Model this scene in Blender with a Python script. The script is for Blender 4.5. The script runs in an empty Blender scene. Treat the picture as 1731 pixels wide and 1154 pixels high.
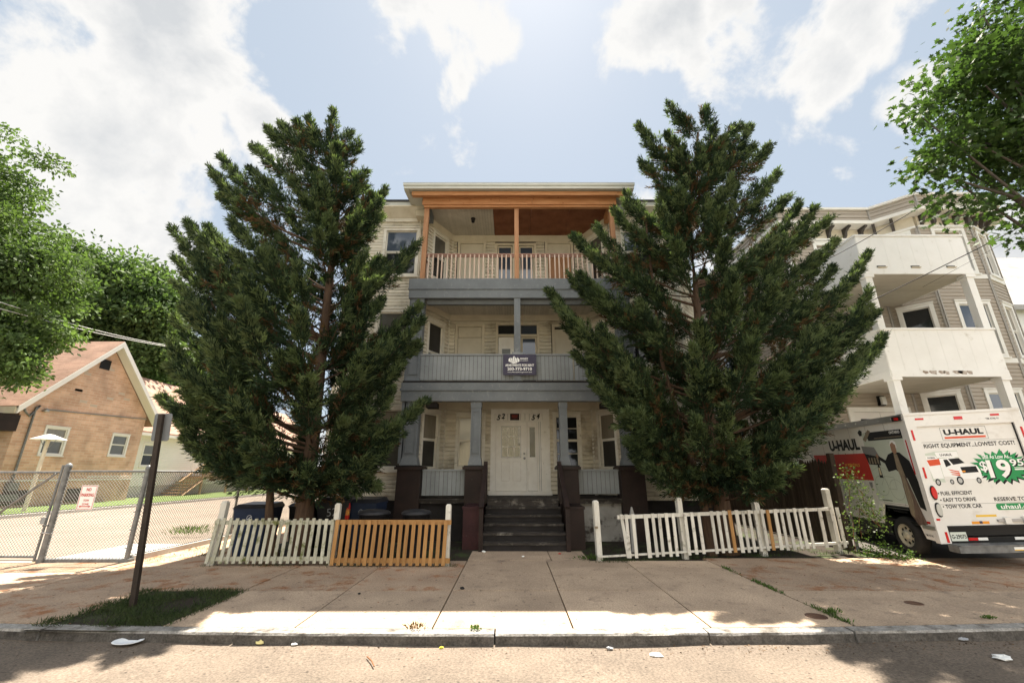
import bpy, math, random
import numpy as np
from mathutils import Vector, Matrix
R = math.radians
random.seed(7)
rng = np.random.default_rng(11)
S = bpy.context.scene
COL = S.collection

# ------------------------------------------------------------ camera, sky, sun, exposure
cam_d = bpy.data.cameras.new('camera'); cam = bpy.data.objects.new('camera', cam_d); COL.objects.link(cam)
PITCH = 17.2; FPX = 720.0; CAMZ = 1.7
cam.location = (0, 0, CAMZ); cam.rotation_euler = (R(90 + PITCH), 0, 0)
cam_d.sensor_width = 36; cam_d.lens = FPX / 1731 * 36; cam_d.clip_start = 0.05; cam_d.clip_end = 3000
S.camera = cam
S.view_settings.view_transform = 'Standard'; S.view_settings.look = 'None'
S.view_settings.exposure = 2.12; S.view_settings.gamma = 1.0
S.cycles.use_denoising = True
S.cycles.max_bounces = 8; S.cycles.diffuse_bounces = 4; S.cycles.transparent_max_bounces = 8
SUN_EL, SUN_AZ = 63.3, 4.0          # azimuth clockwise from +Y (straight behind the house)
sd = bpy.data.lights.new('sun', 'SUN'); sd.energy = 4.5; sd.angle = R(0.5); sd.color = (1.0, 0.91, 0.78)
so = bpy.data.objects.new('sun', sd); COL.objects.link(so)
_sv = Vector((math.sin(R(SUN_AZ)) * math.cos(R(SUN_EL)), math.cos(R(SUN_AZ)) * math.cos(R(SUN_EL)), math.sin(R(SUN_EL))))
so.rotation_euler = _sv.to_track_quat('Z', 'Y').to_euler()

def P(px, py, Y):
    """photo pixel -> point at distance Y along the street normal"""
    v = (577 - py) / FPX; c, s = math.cos(R(PITCH)), math.sin(R(PITCH))
    t = math.tan(R(PITCH) + math.atan(v)); z = t * Y; d = Y * c + z * s
    return Vector(((px - 865.5) / FPX * d, Y, z + CAMZ))

W = bpy.data.worlds.new('World'); S.world = W; W.use_nodes = True
def build_world():
    nt = W.node_tree; N = nt.nodes; L = nt.links; N.clear()
    out = N.new('ShaderNodeOutputWorld'); bg = N.new('ShaderNodeBackground'); L.new(bg.outputs[0], out.inputs[0])
    sky = N.new('ShaderNodeTexSky'); sky.sky_type = 'NISHITA'; sky.sun_disc = False
    sky.sun_elevation = R(SUN_EL); sky.sun_rotation = R(SUN_AZ); sky.air_density = 1.0; sky.dust_density = 1.0; sky.ozone_density = 1.0
    sky.altitude = 0
    bg.inputs['Strength'].default_value = 0.05
    tc = N.new('ShaderNodeTexCoord')
    def mth(op, a, b=None, c=None, clamp=False):
        n = N.new('ShaderNodeMath'); n.operation = op; n.use_clamp = clamp
        for i, v in enumerate((a, b, c)):
            if v is None: continue
            if isinstance(v, (int, float)): n.inputs[i].default_value = v
            else: L.new(v, n.inputs[i])
        return n.outputs[0]
    dirv = tc.outputs['Generated']
    # sky made paler (summer haze in the air)
    pale = N.new('ShaderNodeMixRGB'); pale.blend_type = 'MIX'; pale.inputs[0].default_value = 0.84
    L.new(sky.outputs[0], pale.inputs[1]); pale.inputs[2].default_value = (2.7, 3.08, 3.45, 1)
    # cloud shapes
    nz = N.new('ShaderNodeTexNoise'); nz.inputs['Scale'].default_value = 3.9; nz.inputs['Detail'].default_value = 11; nz.inputs['Roughness'].default_value = 0.60
    nz.inputs['Distortion'].default_value = 0.15
    L.new(dirv, nz.inputs['Vector'])
    blobs = [((180, 90), 17, 1.0), ((90, 260), 19, 1.0), ((60, 420), 20, 1.05), ((270, 330), 9, .9), ((290, 130), 11, .95), ((240, 450), 11, .9), ((400, 70), 8, .75),
             ((440, 235), 7, .75), ((470, 20), 6, .7), ((360, 200), 6, .7), ((740, 20), 9, 1.05), ((830, 60), 8, 1.0), ((760, 120), 5.5, .9), ((890, 155), 4, .8), ((1120, 5), 8, .95), ((1230, 10), 6, .85),
             ((1420, 40), 7.5, 1.0), ((1350, 125), 6, .9), ((1530, 120), 6.5, .9), ((1480, 150), 5, .8), ((1660, 60), 6, .8), ((1700, 400), 9, 1.0), ((525, 85), 3.5, .75), ((1500, -100), 12, .9), ((600, -200), 16, .7)]
    wn = N.new('ShaderNodeTexNoise'); wn.inputs['Scale'].default_value = 2.6; wn.inputs['Detail'].default_value = 5; L.new(dirv, wn.inputs['Vector'])
    w1 = N.new('ShaderNodeVectorMath'); w1.operation = 'SUBTRACT'; L.new(wn.outputs['Color'], w1.inputs[0]); w1.inputs[1].default_value = (.5, .5, .5)
    w2 = N.new('ShaderNodeVectorMath'); w2.operation = 'SCALE'; L.new(w1.outputs[0], w2.inputs[0]); w2.inputs['Scale'].default_value = .30
    w3 = N.new('ShaderNodeVectorMath'); w3.operation = 'ADD'; L.new(dirv, w3.inputs[0]); L.new(w2.outputs[0], w3.inputs[1]); warped = w3.outputs[0]
    acc = None
    for (px, py), rad, amp in blobs:
        p = P(px, py, 10.0) - Vector((0, 0, CAMZ)); p.normalize()
        vd = N.new('ShaderNodeVectorMath'); vd.operation = 'DISTANCE'; L.new(warped, vd.inputs[0]); vd.inputs[1].default_value = p
        r = 2 * math.sin(R(rad) / 2)
        m = N.new('ShaderNodeMapRange'); m.interpolation_type = 'SMOOTHSTEP'; L.new(vd.outputs['Value'], m.inputs[0])
        m.inputs[1].default_value = 0; m.inputs[2].default_value = r * 1.2; m.inputs[3].default_value = amp; m.inputs[4].default_value = 0
        acc = m.outputs[0] if acc is None else mth('MAXIMUM', acc, m.outputs[0])
    acc = mth('MAXIMUM', acc, .25)
    # behind the camera: unseen cumulus added, thickened for fill light
    sep = N.new('ShaderNodeSeparateXYZ'); L.new(dirv, sep.inputs[0])
    back = mth('MULTIPLY', mth('LESS_THAN', sep.outputs['Y'], -0.15), 0.68)
    acc = mth('MAXIMUM', acc, back)
    dens = mth('ADD', mth('MULTIPLY', acc, 1.0), mth('MULTIPLY', mth('SUBTRACT', nz.outputs[0], 0.5), 2.7))
    cov = N.new('ShaderNodeMapRange'); cov.interpolation_type = 'SMOOTHSTEP'; L.new(dens, cov.inputs[0])
    cov.inputs[1].default_value = 0.43; cov.inputs[2].default_value = 0.72
    # grey undersides of the thick parts, bright rims
    n2 = N.new('ShaderNodeTexNoise'); n2.inputs['Scale'].default_value = 5.0; n2.inputs['Detail'].default_value = 6; L.new(dirv, n2.inputs['Vector'])
    thick = N.new('ShaderNodeMapRange'); L.new(mth('ADD', dens, mth('MULTIPLY', mth('SUBTRACT', n2.outputs[0], .5), .9)), thick.inputs[0])
    thick.inputs[1].default_value = 0.75; thick.inputs[2].default_value = 1.25
    cc = N.new('ShaderNodeMixRGB'); L.new(thick.outputs[0], cc.inputs[0])
    cc.inputs[1].default_value = (4.5, 4.45, 4.35, 1); cc.inputs[2].default_value = (3.2, 3.3, 3.4, 1)
    # those unseen clouds, front-lit by the sun, are brightened as fill for the facade
    fl = N.new('ShaderNodeMapRange'); fl.interpolation_type = 'SMOOTHSTEP'; L.new(sep.outputs['Y'], fl.inputs[0]); fl.inputs[1].default_value = -.1; fl.inputs[2].default_value = -.5; fl.inputs[3].default_value = 1.0; fl.inputs[4].default_value = 2.4
    c2 = N.new('ShaderNodeMixRGB'); c2.blend_type = 'MULTIPLY'; c2.inputs[0].default_value = 1; L.new(cc.outputs[0], c2.inputs[1]); L.new(fl.outputs[0], c2.inputs[2]); cc = c2
    mx = N.new('ShaderNodeMixRGB'); L.new(cov.outputs[0], mx.inputs[0]); L.new(pale.outputs[0], mx.inputs[1]); L.new(cc.outputs[0], mx.inputs[2])
    L.new(mx.outputs[0], bg.inputs['Color'])
build_world()

# ------------------------------------------------------------ materials
MATS = {}
def mat(name, col, rough=.7, col2=None, scale=6.0, amt=1.0, detail=5, bump=0.0, bscale=40, metal=0.0, spec=.2, stretch=None, tone=0.0,
        transl=0.0, dirt=None, dscale=2.0, dlo=.5, dhi=.7, coat=0.0, fine=None, spots=None, crack=None):
    """noise-mixed principled material; 'tone' varies colour by the per-face attribute of that name; dirt = stain colour"""
    if name in MATS: return MATS[name]
    m = bpy.data.materials.new(name); m.use_nodes = True; nt = m.node_tree; N = nt.nodes; L = nt.links
    b = N['Principled BSDF']; b.inputs['Roughness'].default_value = rough; b.inputs['Metallic'].default_value = metal
    b.inputs['Specular IOR Level'].default_value = spec
    if coat: b.inputs['Coat Weight'].default_value = coat; b.inputs['Coat Roughness'].default_value = .08
    tc = N.new('ShaderNodeTexCoord'); vec = tc.outputs['Object']
    if stretch:
        mp = N.new('ShaderNodeMapping'); mp.inputs['Scale'].default_value = stretch; L.new(vec, mp.inputs[0]); vec = mp.outputs[0]
    cur = None
    if col2:
        n = N.new('ShaderNodeTexNoise'); n.inputs['Scale'].default_value = scale; n.inputs['Detail'].default_value = detail; n.inputs['Roughness'].default_value = .6
        L.new(vec, n.inputs['Vector'])
        mr = N.new('ShaderNodeMapRange'); mr.inputs[1].default_value = .5 - .25 / amt; mr.inputs[2].default_value = .5 + .25 / amt; L.new(n.outputs[0], mr.inputs[0])
        mx = N.new('ShaderNodeMixRGB'); L.new(mr.outputs[0], mx.inputs[0]); mx.inputs[1].default_value = (*col, 1); mx.inputs[2].default_value = (*col2, 1)
        cur = mx.outputs[0]
    if dirt:
        n = N.new('ShaderNodeTexNoise'); n.inputs['Scale'].default_value = dscale; n.inputs['Detail'].default_value = 8; n.inputs['Roughness'].default_value = .65
        L.new(tc.outputs['Object'], n.inputs['Vector'])
        mr = N.new('ShaderNodeMapRange'); mr.inputs[1].default_value = dlo; mr.inputs[2].default_value = dhi; L.new(n.outputs[0], mr.inputs[0])
        mx = N.new('ShaderNodeMixRGB'); L.new(mr.outputs[0], mx.inputs[0])
        if cur: L.new(cur, mx.inputs[1])
        else: mx.inputs[1].default_value = (*col, 1)
        mx.inputs[2].default_value = (*dirt, 1); cur = mx.outputs[0]
    if fine:
        n = N.new('ShaderNodeTexNoise'); n.inputs['Scale'].default_value = fine[0]; n.inputs['Detail'].default_value = 3; n.inputs['Roughness'].default_value = .7; L.new(tc.outputs['Object'], n.inputs['Vector'])
        mr = N.new('ShaderNodeMapRange'); mr.inputs[1].default_value = .28; mr.inputs[2].default_value = .72; mr.inputs[3].default_value = 1 - fine[1]; mr.inputs[4].default_value = 1 + fine[1]; L.new(n.outputs[0], mr.inputs[0])
        mx = N.new('ShaderNodeMixRGB'); mx.blend_type = 'MULTIPLY'; mx.inputs[0].default_value = 1; L.new(cur, mx.inputs[1]); L.new(mr.outputs[0], mx.inputs[2]); cur = mx.outputs[0]
    def darken(val, lo, hi, amount, cur):
        mr = N.new('ShaderNodeMapRange'); mr.inputs[1].default_value = lo; mr.inputs[2].default_value = hi; mr.inputs[3].default_value = amount; mr.inputs[4].default_value = 1; L.new(val, mr.inputs[0])
        mx = N.new('ShaderNodeMixRGB'); mx.blend_type = 'MULTIPLY'; mx.inputs[0].default_value = 1; L.new(cur, mx.inputs[1]); L.new(mr.outputs[0], mx.inputs[2]); return mx.outputs[0]
    if spots:
        v = N.new('ShaderNodeTexVoronoi'); v.inputs['Scale'].default_value = spots; v.inputs['Randomness'].default_value = 1; L.new(tc.outputs['Object'], v.inputs['Vector']); cur = darken(v.outputs['Distance'], .05, .14, .35, cur)
    if crack:
        nn = N.new('ShaderNodeTexNoise'); nn.inputs['Scale'].default_value = 2.5; nn.inputs['Detail'].default_value = 6; L.new(tc.outputs['Object'], nn.inputs['Vector'])
        mxv = N.new('ShaderNodeMixRGB'); mxv.blend_type = 'ADD'; mxv.inputs[0].default_value = .35; L.new(tc.outputs['Object'], mxv.inputs[1]); L.new(nn.outputs['Color'], mxv.inputs[2])
        v = N.new('ShaderNodeTexVoronoi'); v.feature = 'DISTANCE_TO_EDGE'; v.inputs['Scale'].default_value = crack; L.new(mxv.outputs[0], v.inputs['Vector']); cur = darken(v.outputs['Distance'], .0008, .0035, .5, cur)
    if tone:
        at = N.new('ShaderNodeAttribute'); at.attribute_name = 'tone'
        mr = N.new('ShaderNodeMapRange'); L.new(at.outputs['Fac'], mr.inputs[0]); mr.inputs[3].default_value = 1 - tone; mr.inputs[4].default_value = 1 + tone
        mx = N.new('ShaderNodeMixRGB'); mx.blend_type = 'MULTIPLY'; mx.inputs[0].default_value = 1
        if cur: L.new(cur, mx.inputs[1])
        else: mx.inputs[1].default_value = (*col, 1)
        L.new(mr.outputs[0], mx.inputs[2]); cur = mx.outputs[0]
    if cur: L.new(cur, b.inputs['Base Color'])
    else: b.inputs['Base Color'].default_value = (*col, 1)
    if bump:
        n = N.new('ShaderNodeTexNoise'); n.inputs['Scale'].default_value = bscale; n.inputs['Detail'].default_value = 4; L.new(vec, n.inputs['Vector'])
        bp = N.new('ShaderNodeBump'); bp.inputs['Strength'].default_value = bump; bp.inputs['Distance'].default_value = .01
        L.new(n.outputs[0], bp.inputs['Height']); L.new(bp.outputs[0], b.inputs['Normal'])
    if transl:
        t = N.new('ShaderNodeBsdfTranslucent'); ms = N.new('ShaderNodeMixShader'); ms.inputs[0].default_value = transl
        if cur:
            g = N.new('ShaderNodeMixRGB'); g.blend_type = 'MULTIPLY'; g.inputs[0].default_value = 1; L.new(cur, g.inputs[1]); g.inputs[2].default_value = (1.5, 1.7, .8, 1)
            L.new(g.outputs[0], t.inputs[0])
        else: t.inputs[0].default_value = (*col, 1)
        L.new(b.outputs[0], ms.inputs[1]); L.new(t.outputs[0], ms.inputs[2]); L.new(ms.outputs[0], N['Material Output'].inputs[0])
    MATS[name] = m
    return m

def brick_mat(name, c1, c2, mort, w, h, msz, axes='yz', bias=0.0, pale=None):
    m = bpy.data.materials.new(name); m.use_nodes = True; nt = m.node_tree; N = nt.nodes; L = nt.links
    b = N['Principled BSDF']; b.inputs['Roughness'].default_value = .85; b.inputs['Specular IOR Level'].default_value = .2
    g = N.new('ShaderNodeNewGeometry'); sp = N.new('ShaderNodeSeparateXYZ'); L.new(g.outputs['Position'], sp.inputs[0])
    ad = N.new('ShaderNodeMath'); ad.operation = 'ADD'; L.new(sp.outputs['X'], ad.inputs[0]); L.new(sp.outputs['Y'], ad.inputs[1])
    cb = N.new('ShaderNodeCombineXYZ'); L.new(ad.outputs[0], cb.inputs[0]); L.new(sp.outputs['Z'], cb.inputs[1])
    if axes == 'slope':
        a2 = N.new('ShaderNodeMath'); a2.operation = 'MULTIPLY'; a2.inputs[1].default_value = 1.3; L.new(sp.outputs['Z'], a2.inputs[0]); L.new(a2.outputs[0], cb.inputs[1])
    bt = N.new('ShaderNodeTexBrick'); L.new(cb.outputs[0], bt.inputs['Vector']); bt.inputs['Scale'].default_value = 1
    bt.inputs['Brick Width'].default_value = w; bt.inputs['Row Height'].default_value = h; bt.inputs['Mortar Size'].default_value = msz
    bt.inputs['Color1'].default_value = (*c1, 1); bt.inputs['Color2'].default_value = (*c2, 1); bt.inputs['Mortar'].default_value = (*mort, 1); bt.inputs['Bias'].default_value = bias
    n = N.new('ShaderNodeTexNoise'); n.inputs['Scale'].default_value = 1.2; n.inputs['Detail'].default_value = 6; L.new(g.outputs['Position'], n.inputs['Vector'])
    mr = N.new('ShaderNodeMapRange'); mr.inputs[1].default_value = .3; mr.inputs[2].default_value = .7; mr.inputs[3].default_value = .75; mr.inputs[4].default_value = 1.2; L.new(n.outputs[0], mr.inputs[0])
    mx = N.new('ShaderNodeMixRGB'); mx.blend_type = 'MULTIPLY'; mx.inputs[0].default_value = 1; L.new(bt.outputs[0], mx.inputs[1]); L.new(mr.outputs[0], mx.inputs[2])
    L.new(mx.outputs[0], b.inputs['Base Color'])
    bp = N.new('ShaderNodeBump'); bp.inputs['Strength'].default_value = .3; bp.inputs['Distance'].default_value = .01; bp.invert = True
    L.new(bt.outputs['Fac'], bp.inputs['Height']); L.new(bp.outputs[0], b.inputs['Normal'])
    MATS[name] = m; return m

mat('siding', (.66, .605, .49), .55, (.50, .455, .36), 1.6, 1.3, dirt=(.24, .195, .13), dscale=1.6, dlo=.52, dhi=.78, tone=.10, bump=.15, bscale=8)
mat('trim_white', (.72, .69, .61), .6, (.58, .54, .45), 3, 1.2, dirt=(.28, .24, .18), dscale=5, dlo=.6, dhi=.75)
mat('door_white', (.80, .78, .73), .5, (.70, .67, .61), 4, 1.2, dirt=(.35, .31, .25), dscale=7, dlo=.62, dhi=.8)
mat('board_cream', (.60, .55, .44), .7, (.50, .45, .35), 3, 1, dirt=(.3, .26, .19), dscale=6, dlo=.62, dhi=.8)
mat('grey_paint', (.158, .172, .180), .55, (.122, .134, .142), 2.2, 1.3, dirt=(.26, .27, .265), dscale=10, dlo=.57, dhi=.8, bump=.15, bscale=25)
mat('grey_bead', (.262, .280, .282), .55, (.20, .215, .22), 2, 1.3, dirt=(.14, .14, .13), dscale=5, dlo=.62, dhi=.82, tone=.07)
mat('brown_paint', (.030, .018, .015), .55, (.018, .012, .0105), 3, 1.2, dirt=(.12, .10, .09), dscale=6, dlo=.66, dhi=.8, bump=.3, bscale=20)
mat('maroon_paint', (.055, .020, .021), .55, (.032, .014, .015), 3, 1.2, dirt=(.16, .13, .12), dscale=5, dlo=.64, dhi=.8, bump=.3, bscale=20)
mat('step_wood', (.060, .052, .045), .85, (.026, .022, .019), 4, 1.4, dirt=(.22, .20, .17), dscale=4, dlo=.55, dhi=.74, tone=.2, stretch=(1, 6, 6), bump=.4, bscale=30)
mat('plaster', (.36, .35, .33), .9, (.25, .24, .22), 3, 1.3, dirt=(.06, .05, .045), dscale=1.6, dlo=.55, dhi=.62, bump=.5, bscale=12)
mat('foundation', (.03, .027, .027), .9, (.018, .016, .015), 3, 1.2)
mat('new_wood', (.52, .27, .13), .6, (.37, .165, .07), 2.5, 1.3, stretch=(.7, 6, 6), dirt=(.16, .05, .02), dscale=5.5, dlo=.65, dhi=.70, bump=.15, bscale=20)
mat('post_wood', (.42, .225, .12), .65, (.30, .15, .075), 2.5, 1.3, stretch=(6, 6, .7))
mat('rail_wood', (.30, .175, .13), .6, (.21, .12, .09), 4, 1.2)
mat('baluster_wood', (.56, .47, .39), .7, (.42, .29, .22), 4, 1.3, stretch=(4, 4, .6))
mat('plywood', (.25, .105, .055), .7, (.17, .065, .033), 3, 1.4, detail=8, dirt=(.10, .035, .02), dscale=9, dlo=.58, dhi=.8)
mat('ceiling_bead', (.55, .52, .45), .6, (.45, .42, .35), 2, 1.2, tone=.06)
mat('fascia_pale', (.50, .50, .45), .5, (.42, .42, .37), 3, 1.1)
mat('roof_dark', (.08, .08, .085), .9, (.05, .05, .05), 3, 1)
mat('glass_dark', (.018, .020, .022), .04, spec=.5)
mat('glass_blue', (.05, .065, .09), .05, spec=.7, coat=.4)
mat('curtain_glass', (.20, .175, .13), .12, (.15, .13, .095), 2, 1, spec=.7, coat=.6, stretch=(6, 6, 1))
mat('shade_glass', (.10, .095, .08), .10, (.07, .065, .055), 2, 1, spec=.7, coat=.6)
mat('screen_dark', (.045, .042, .036), .5, (.03, .028, .025), 3, 1)
mat('black_metal', (.012, .012, .012), .45)
mat('steel', (.42, .42, .42), .38, (.32, .32, .32), 8, 1, metal=.85)
mat('galvanised', (.22, .225, .225), .5, (.13, .135, .135), 9, 1.4, metal=.4)
mat('wire_metal', (.16, .155, .145), .5, metal=.5)
mat('pole_metal', (.055, .042, .034), .6, (.03, .024, .02), 8, 1.3, metal=.3)
mat('sign_back', (.17, .18, .19), .5, (.13, .135, .14), 5, 1, metal=.3)
mat('picket_white', (.66, .64, .58), .7, (.54, .51, .44), 5, 1.3, tone=.14, dirt=(.17, .14, .10), dscale=7, dlo=.56, dhi=.74, stretch=(3, 3, .8), bump=.25, bscale=30)
mat('picket_mossy', (.50, .49, .41), .75, (.38, .37, .28), 5, 1.3, tone=.12, dirt=(.13, .14, .05), dscale=5, dlo=.53, dhi=.66, stretch=(3, 3, .8), bump=.25, bscale=30)
mat('picket_orange', (.40, .225, .09), .7, (.30, .155, .055), 4, 1.3, tone=.16, stretch=(5, 5, .6), dirt=(.16, .07, .02), dscale=9, dlo=.68, dhi=.74)
mat('stockade', (.075, .055, .042), .85, (.040, .03, .024), 4, 1.4, stretch=(5, 5, .7), tone=.25)
mat('bin_blue', (.012, .022, .05), .45, (.018, .03, .06), 6, 1)
mat('bin_black', (.018, .018, .021), .4, (.03, .03, .033), 6, 1)
mat('bin_mark', (.35, .36, .38), .7)
mat('sidewalk', (.47, .355, .255), .9, (.34, .255, .185), 1.3, 1.4, detail=9, tone=.12, dirt=(.20, .15, .115), dscale=3.5, dlo=.56, dhi=.75, bump=.4, bscale=70, fine=(48, .38), spots=6.0)
mat('sidewalk_red', (.42, .31, .22), .9, (.29, .21, .15), 1.3, 1.4, detail=10, tone=.12, dirt=(.27, .125, .06), dscale=3.2, dlo=.52, dhi=.66, bump=.5, bscale=70, fine=(48, .38), spots=6.0)
mat('joint', (.06, .05, .04), .95)
mat('asphalt', (.175, .14, .11), .9, (.11, .09, .072), .9, 1.5, detail=9, dirt=(.10, .085, .07), dscale=2.3, dlo=.60, dhi=.8, bump=.6, bscale=90, fine=(42, .45), spots=8.0)
mat('asphalt_pale', (.26, .215, .175), .9, (.20, .165, .135), .5, 1.3, detail=8, bump=.3, bscale=60)
mat('asphalt_dark', (.10, .09, .08), .9, (.07, .062, .056), 1, 1.2, detail=8, dirt=(.26, .22, .19), dscale=4, dlo=.62, dhi=.72, bump=.5, bscale=60)
mat('concrete_pale', (.50, .48, .45), .9, (.40, .38, .35), 2, 1.2, bump=.2)
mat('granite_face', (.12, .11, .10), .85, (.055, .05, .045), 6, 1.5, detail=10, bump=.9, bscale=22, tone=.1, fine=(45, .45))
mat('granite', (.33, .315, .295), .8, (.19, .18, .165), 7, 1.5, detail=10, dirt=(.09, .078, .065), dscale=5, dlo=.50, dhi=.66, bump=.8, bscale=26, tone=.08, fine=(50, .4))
mat('soil', (.04, .031, .023), .95, (.022, .017, .013), 4, 1.2, dirt=(.05, .07, .025), dscale=2, dlo=.5, dhi=.65, bump=.6, bscale=30)
mat('terrain', (.10, .11, .07), .95, (.07, .085, .045), .3, 1.2)
mat('lawn', (.10, .15, .045), .95, (.13, .17, .06), 3, 1.2, bump=.8, bscale=60)
mat('grass_blade', (.06, .075, .03), .7, (.028, .048, .018), 3, 1.2, tone=.4, transl=.3)
mat('weed', (.085, .14, .035), .6, (.05, .09, .022), 3, 1.2, tone=.4, transl=.35)
mat('vine', (.10, .14, .045), .5, (.055, .085, .025), 4, 1.2, tone=.45, transl=.3)
mat('bark', (.11, .07, .045), .9, (.06, .038, .026), 4, 1.4, stretch=(5, 5, .8), bump=.8, bscale=14)
mat('bark_grey', (.10, .085, .07), .9, (.06, .05, .042), 4, 1.4, stretch=(5, 5, .8), bump=.7, bscale=14)
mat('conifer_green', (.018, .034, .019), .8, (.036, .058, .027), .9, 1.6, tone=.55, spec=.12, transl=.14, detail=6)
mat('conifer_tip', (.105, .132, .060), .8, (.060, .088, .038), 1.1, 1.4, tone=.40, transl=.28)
mat('conifer_brown', (.14, .085, .038), .8, (.075, .042, .02), 2, 1.2, tone=.4, transl=.2)
mat('locust_leaf', (.10, .15, .05), .7, (.055, .09, .03), .6, 1.6, tone=.5, transl=.28)
mat('maple_far_leaf', (.095, .14, .05), .7, (.05, .085, .03), .35, 1.6, tone=.45, transl=.3)
mat('maple_leaf', (.050, .085, .026), .65, (.032, .058, .018), 1.2, 1.4, tone=.4, transl=.32)
mat('tan_siding', (.36, .315, .26), .55, (.32, .28, .23), 1.0, 1.1, tone=.05)
mat('tan_cornice', (.33, .31, .28), .6, (.28, .265, .24), 2, 1.1)
mat('cream_paint', (.62, .56, .44), .6, (.52, .46, .35), 3, 1.1)
mat('white_paint', (.85, .845, .82), .5, (.78, .77, .74), 2, 1.1, dirt=(.55, .52, .46), dscale=4, dlo=.62, dhi=.8)
mat('peeled_and_shade', (.25, .18, .13), .9, (.55, .5, .45), 20, 2)  # bare peeled paint; also the recess shade painted on the front door
mat('bracket_dark', (.07, .062, .055), .7)
mat('tan_brick_trim', (.70, .68, .63), .6, (.6, .58, .53), 3, 1)
brick_mat('block_wall', (.60, .40, .29), (.50, .31, .215), (.55, .44, .34), .42, .133, .010, bias=.1)
brick_mat('shingle_salmon', (.33, .215, .16), (.26, .165, .12), (.26, .14, .11), .5, .12, .008, 'slope')
brick_mat('shingle_grey', (.42, .40, .38), (.36, .345, .33), (.27, .26, .25), .5, .14, .01, 'slope')
mat('vinyl_white', (.72, .70, .66), .6, (.66, .64, .60), 1, 1)
mat('deck_wood', (.40, .27, .165), .8, (.30, .195, .12), 4, 1.2)
mat('truck_white', (.76, .75, .72), .35, (.68, .66, .62), 1.5, 1.1, coat=.3, dirt=(.44, .40, .34), dscale=2.5, dlo=.55, dhi=.85)
mat('truck_alu', (.45, .45, .45), .35, (.35, .35, .35), 5, 1, metal=.8)
mat('ink_black', (.012, .012, .013), .5)
mat('ink_red', (.50, .035, .02), .5, (.45, .03, .018), 2, 1)
mat('ink_orange_red', (.62, .09, .035), .5)
mat('ink_green', (.03, .27, .09), .5, (.025, .24, .08), 2, 1)
mat('ink_pale', (.56, .60, .52), .5, (.50, .56, .48), 3, 1.2)
mat('ink_line', (.30, .34, .28), .6)
mat('ink_cream', (.62, .55, .38), .5)
mat('ink_yellow', (.75, .48, .06), .5)
mat('ink_orange', (.75, .30, .03), .5)
mat('ink_white', (.80, .80, .78), .5)
mat('ink_skin', (.33, .19, .12), .5)
mat('ink_tan', (.30, .245, .17), .5, (.20, .16, .11), 10, 2, stretch=(4, 4, 1))
mat('ink_skirt', (.10, .065, .05), .5, (.17, .12, .095), 9, 2, stretch=(4, 4, .6))
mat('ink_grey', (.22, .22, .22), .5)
mat('banner_blue', (.055, .050, .085), .45, (.045, .042, .07), 4, 1)
mat('reflector_red', (.55, .012, .012), .25, coat=.5)
mat('lamp_clear', (.50, .50, .46), .15, coat=.6)
mat('tyre', (.018, .018, .018), .8, (.03, .028, .026), 10, 1)
mat('rim_cream', (.52, .47, .36), .5, (.38, .34, .26), 8, 1.2)
mat('plate_white', (.62, .66, .60), .5)
mat('paper_white', (.78, .78, .76), .8)
mat('plate_foam', (.80, .82, .84), .5)
mat('bottle_red', (.55, .05, .02), .2, coat=.5)
mat('bottle_label', (.72, .38, .06), .4, (.5, .12, .05), 30, 2)
mat('paper_yellow', (.70, .62, .30), .8)
mat('cap_yellow', (.70, .65, .05), .5)
mat('debris', (.14, .09, .05), .9, (.08, .05, .03), 5, 1, tone=.6)
mat('leaf_brown', (.20, .09, .04), .8)
mat('cast_iron', (.16, .095, .065), .7, (.10, .06, .045), 9, 1.2, metal=.3)
mat('cable', (.012, .012, .012), .6)
mat('cable_pale', (.55, .55, .55), .5)
mat('red_plastic', (.60, .03, .02), .4)

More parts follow.
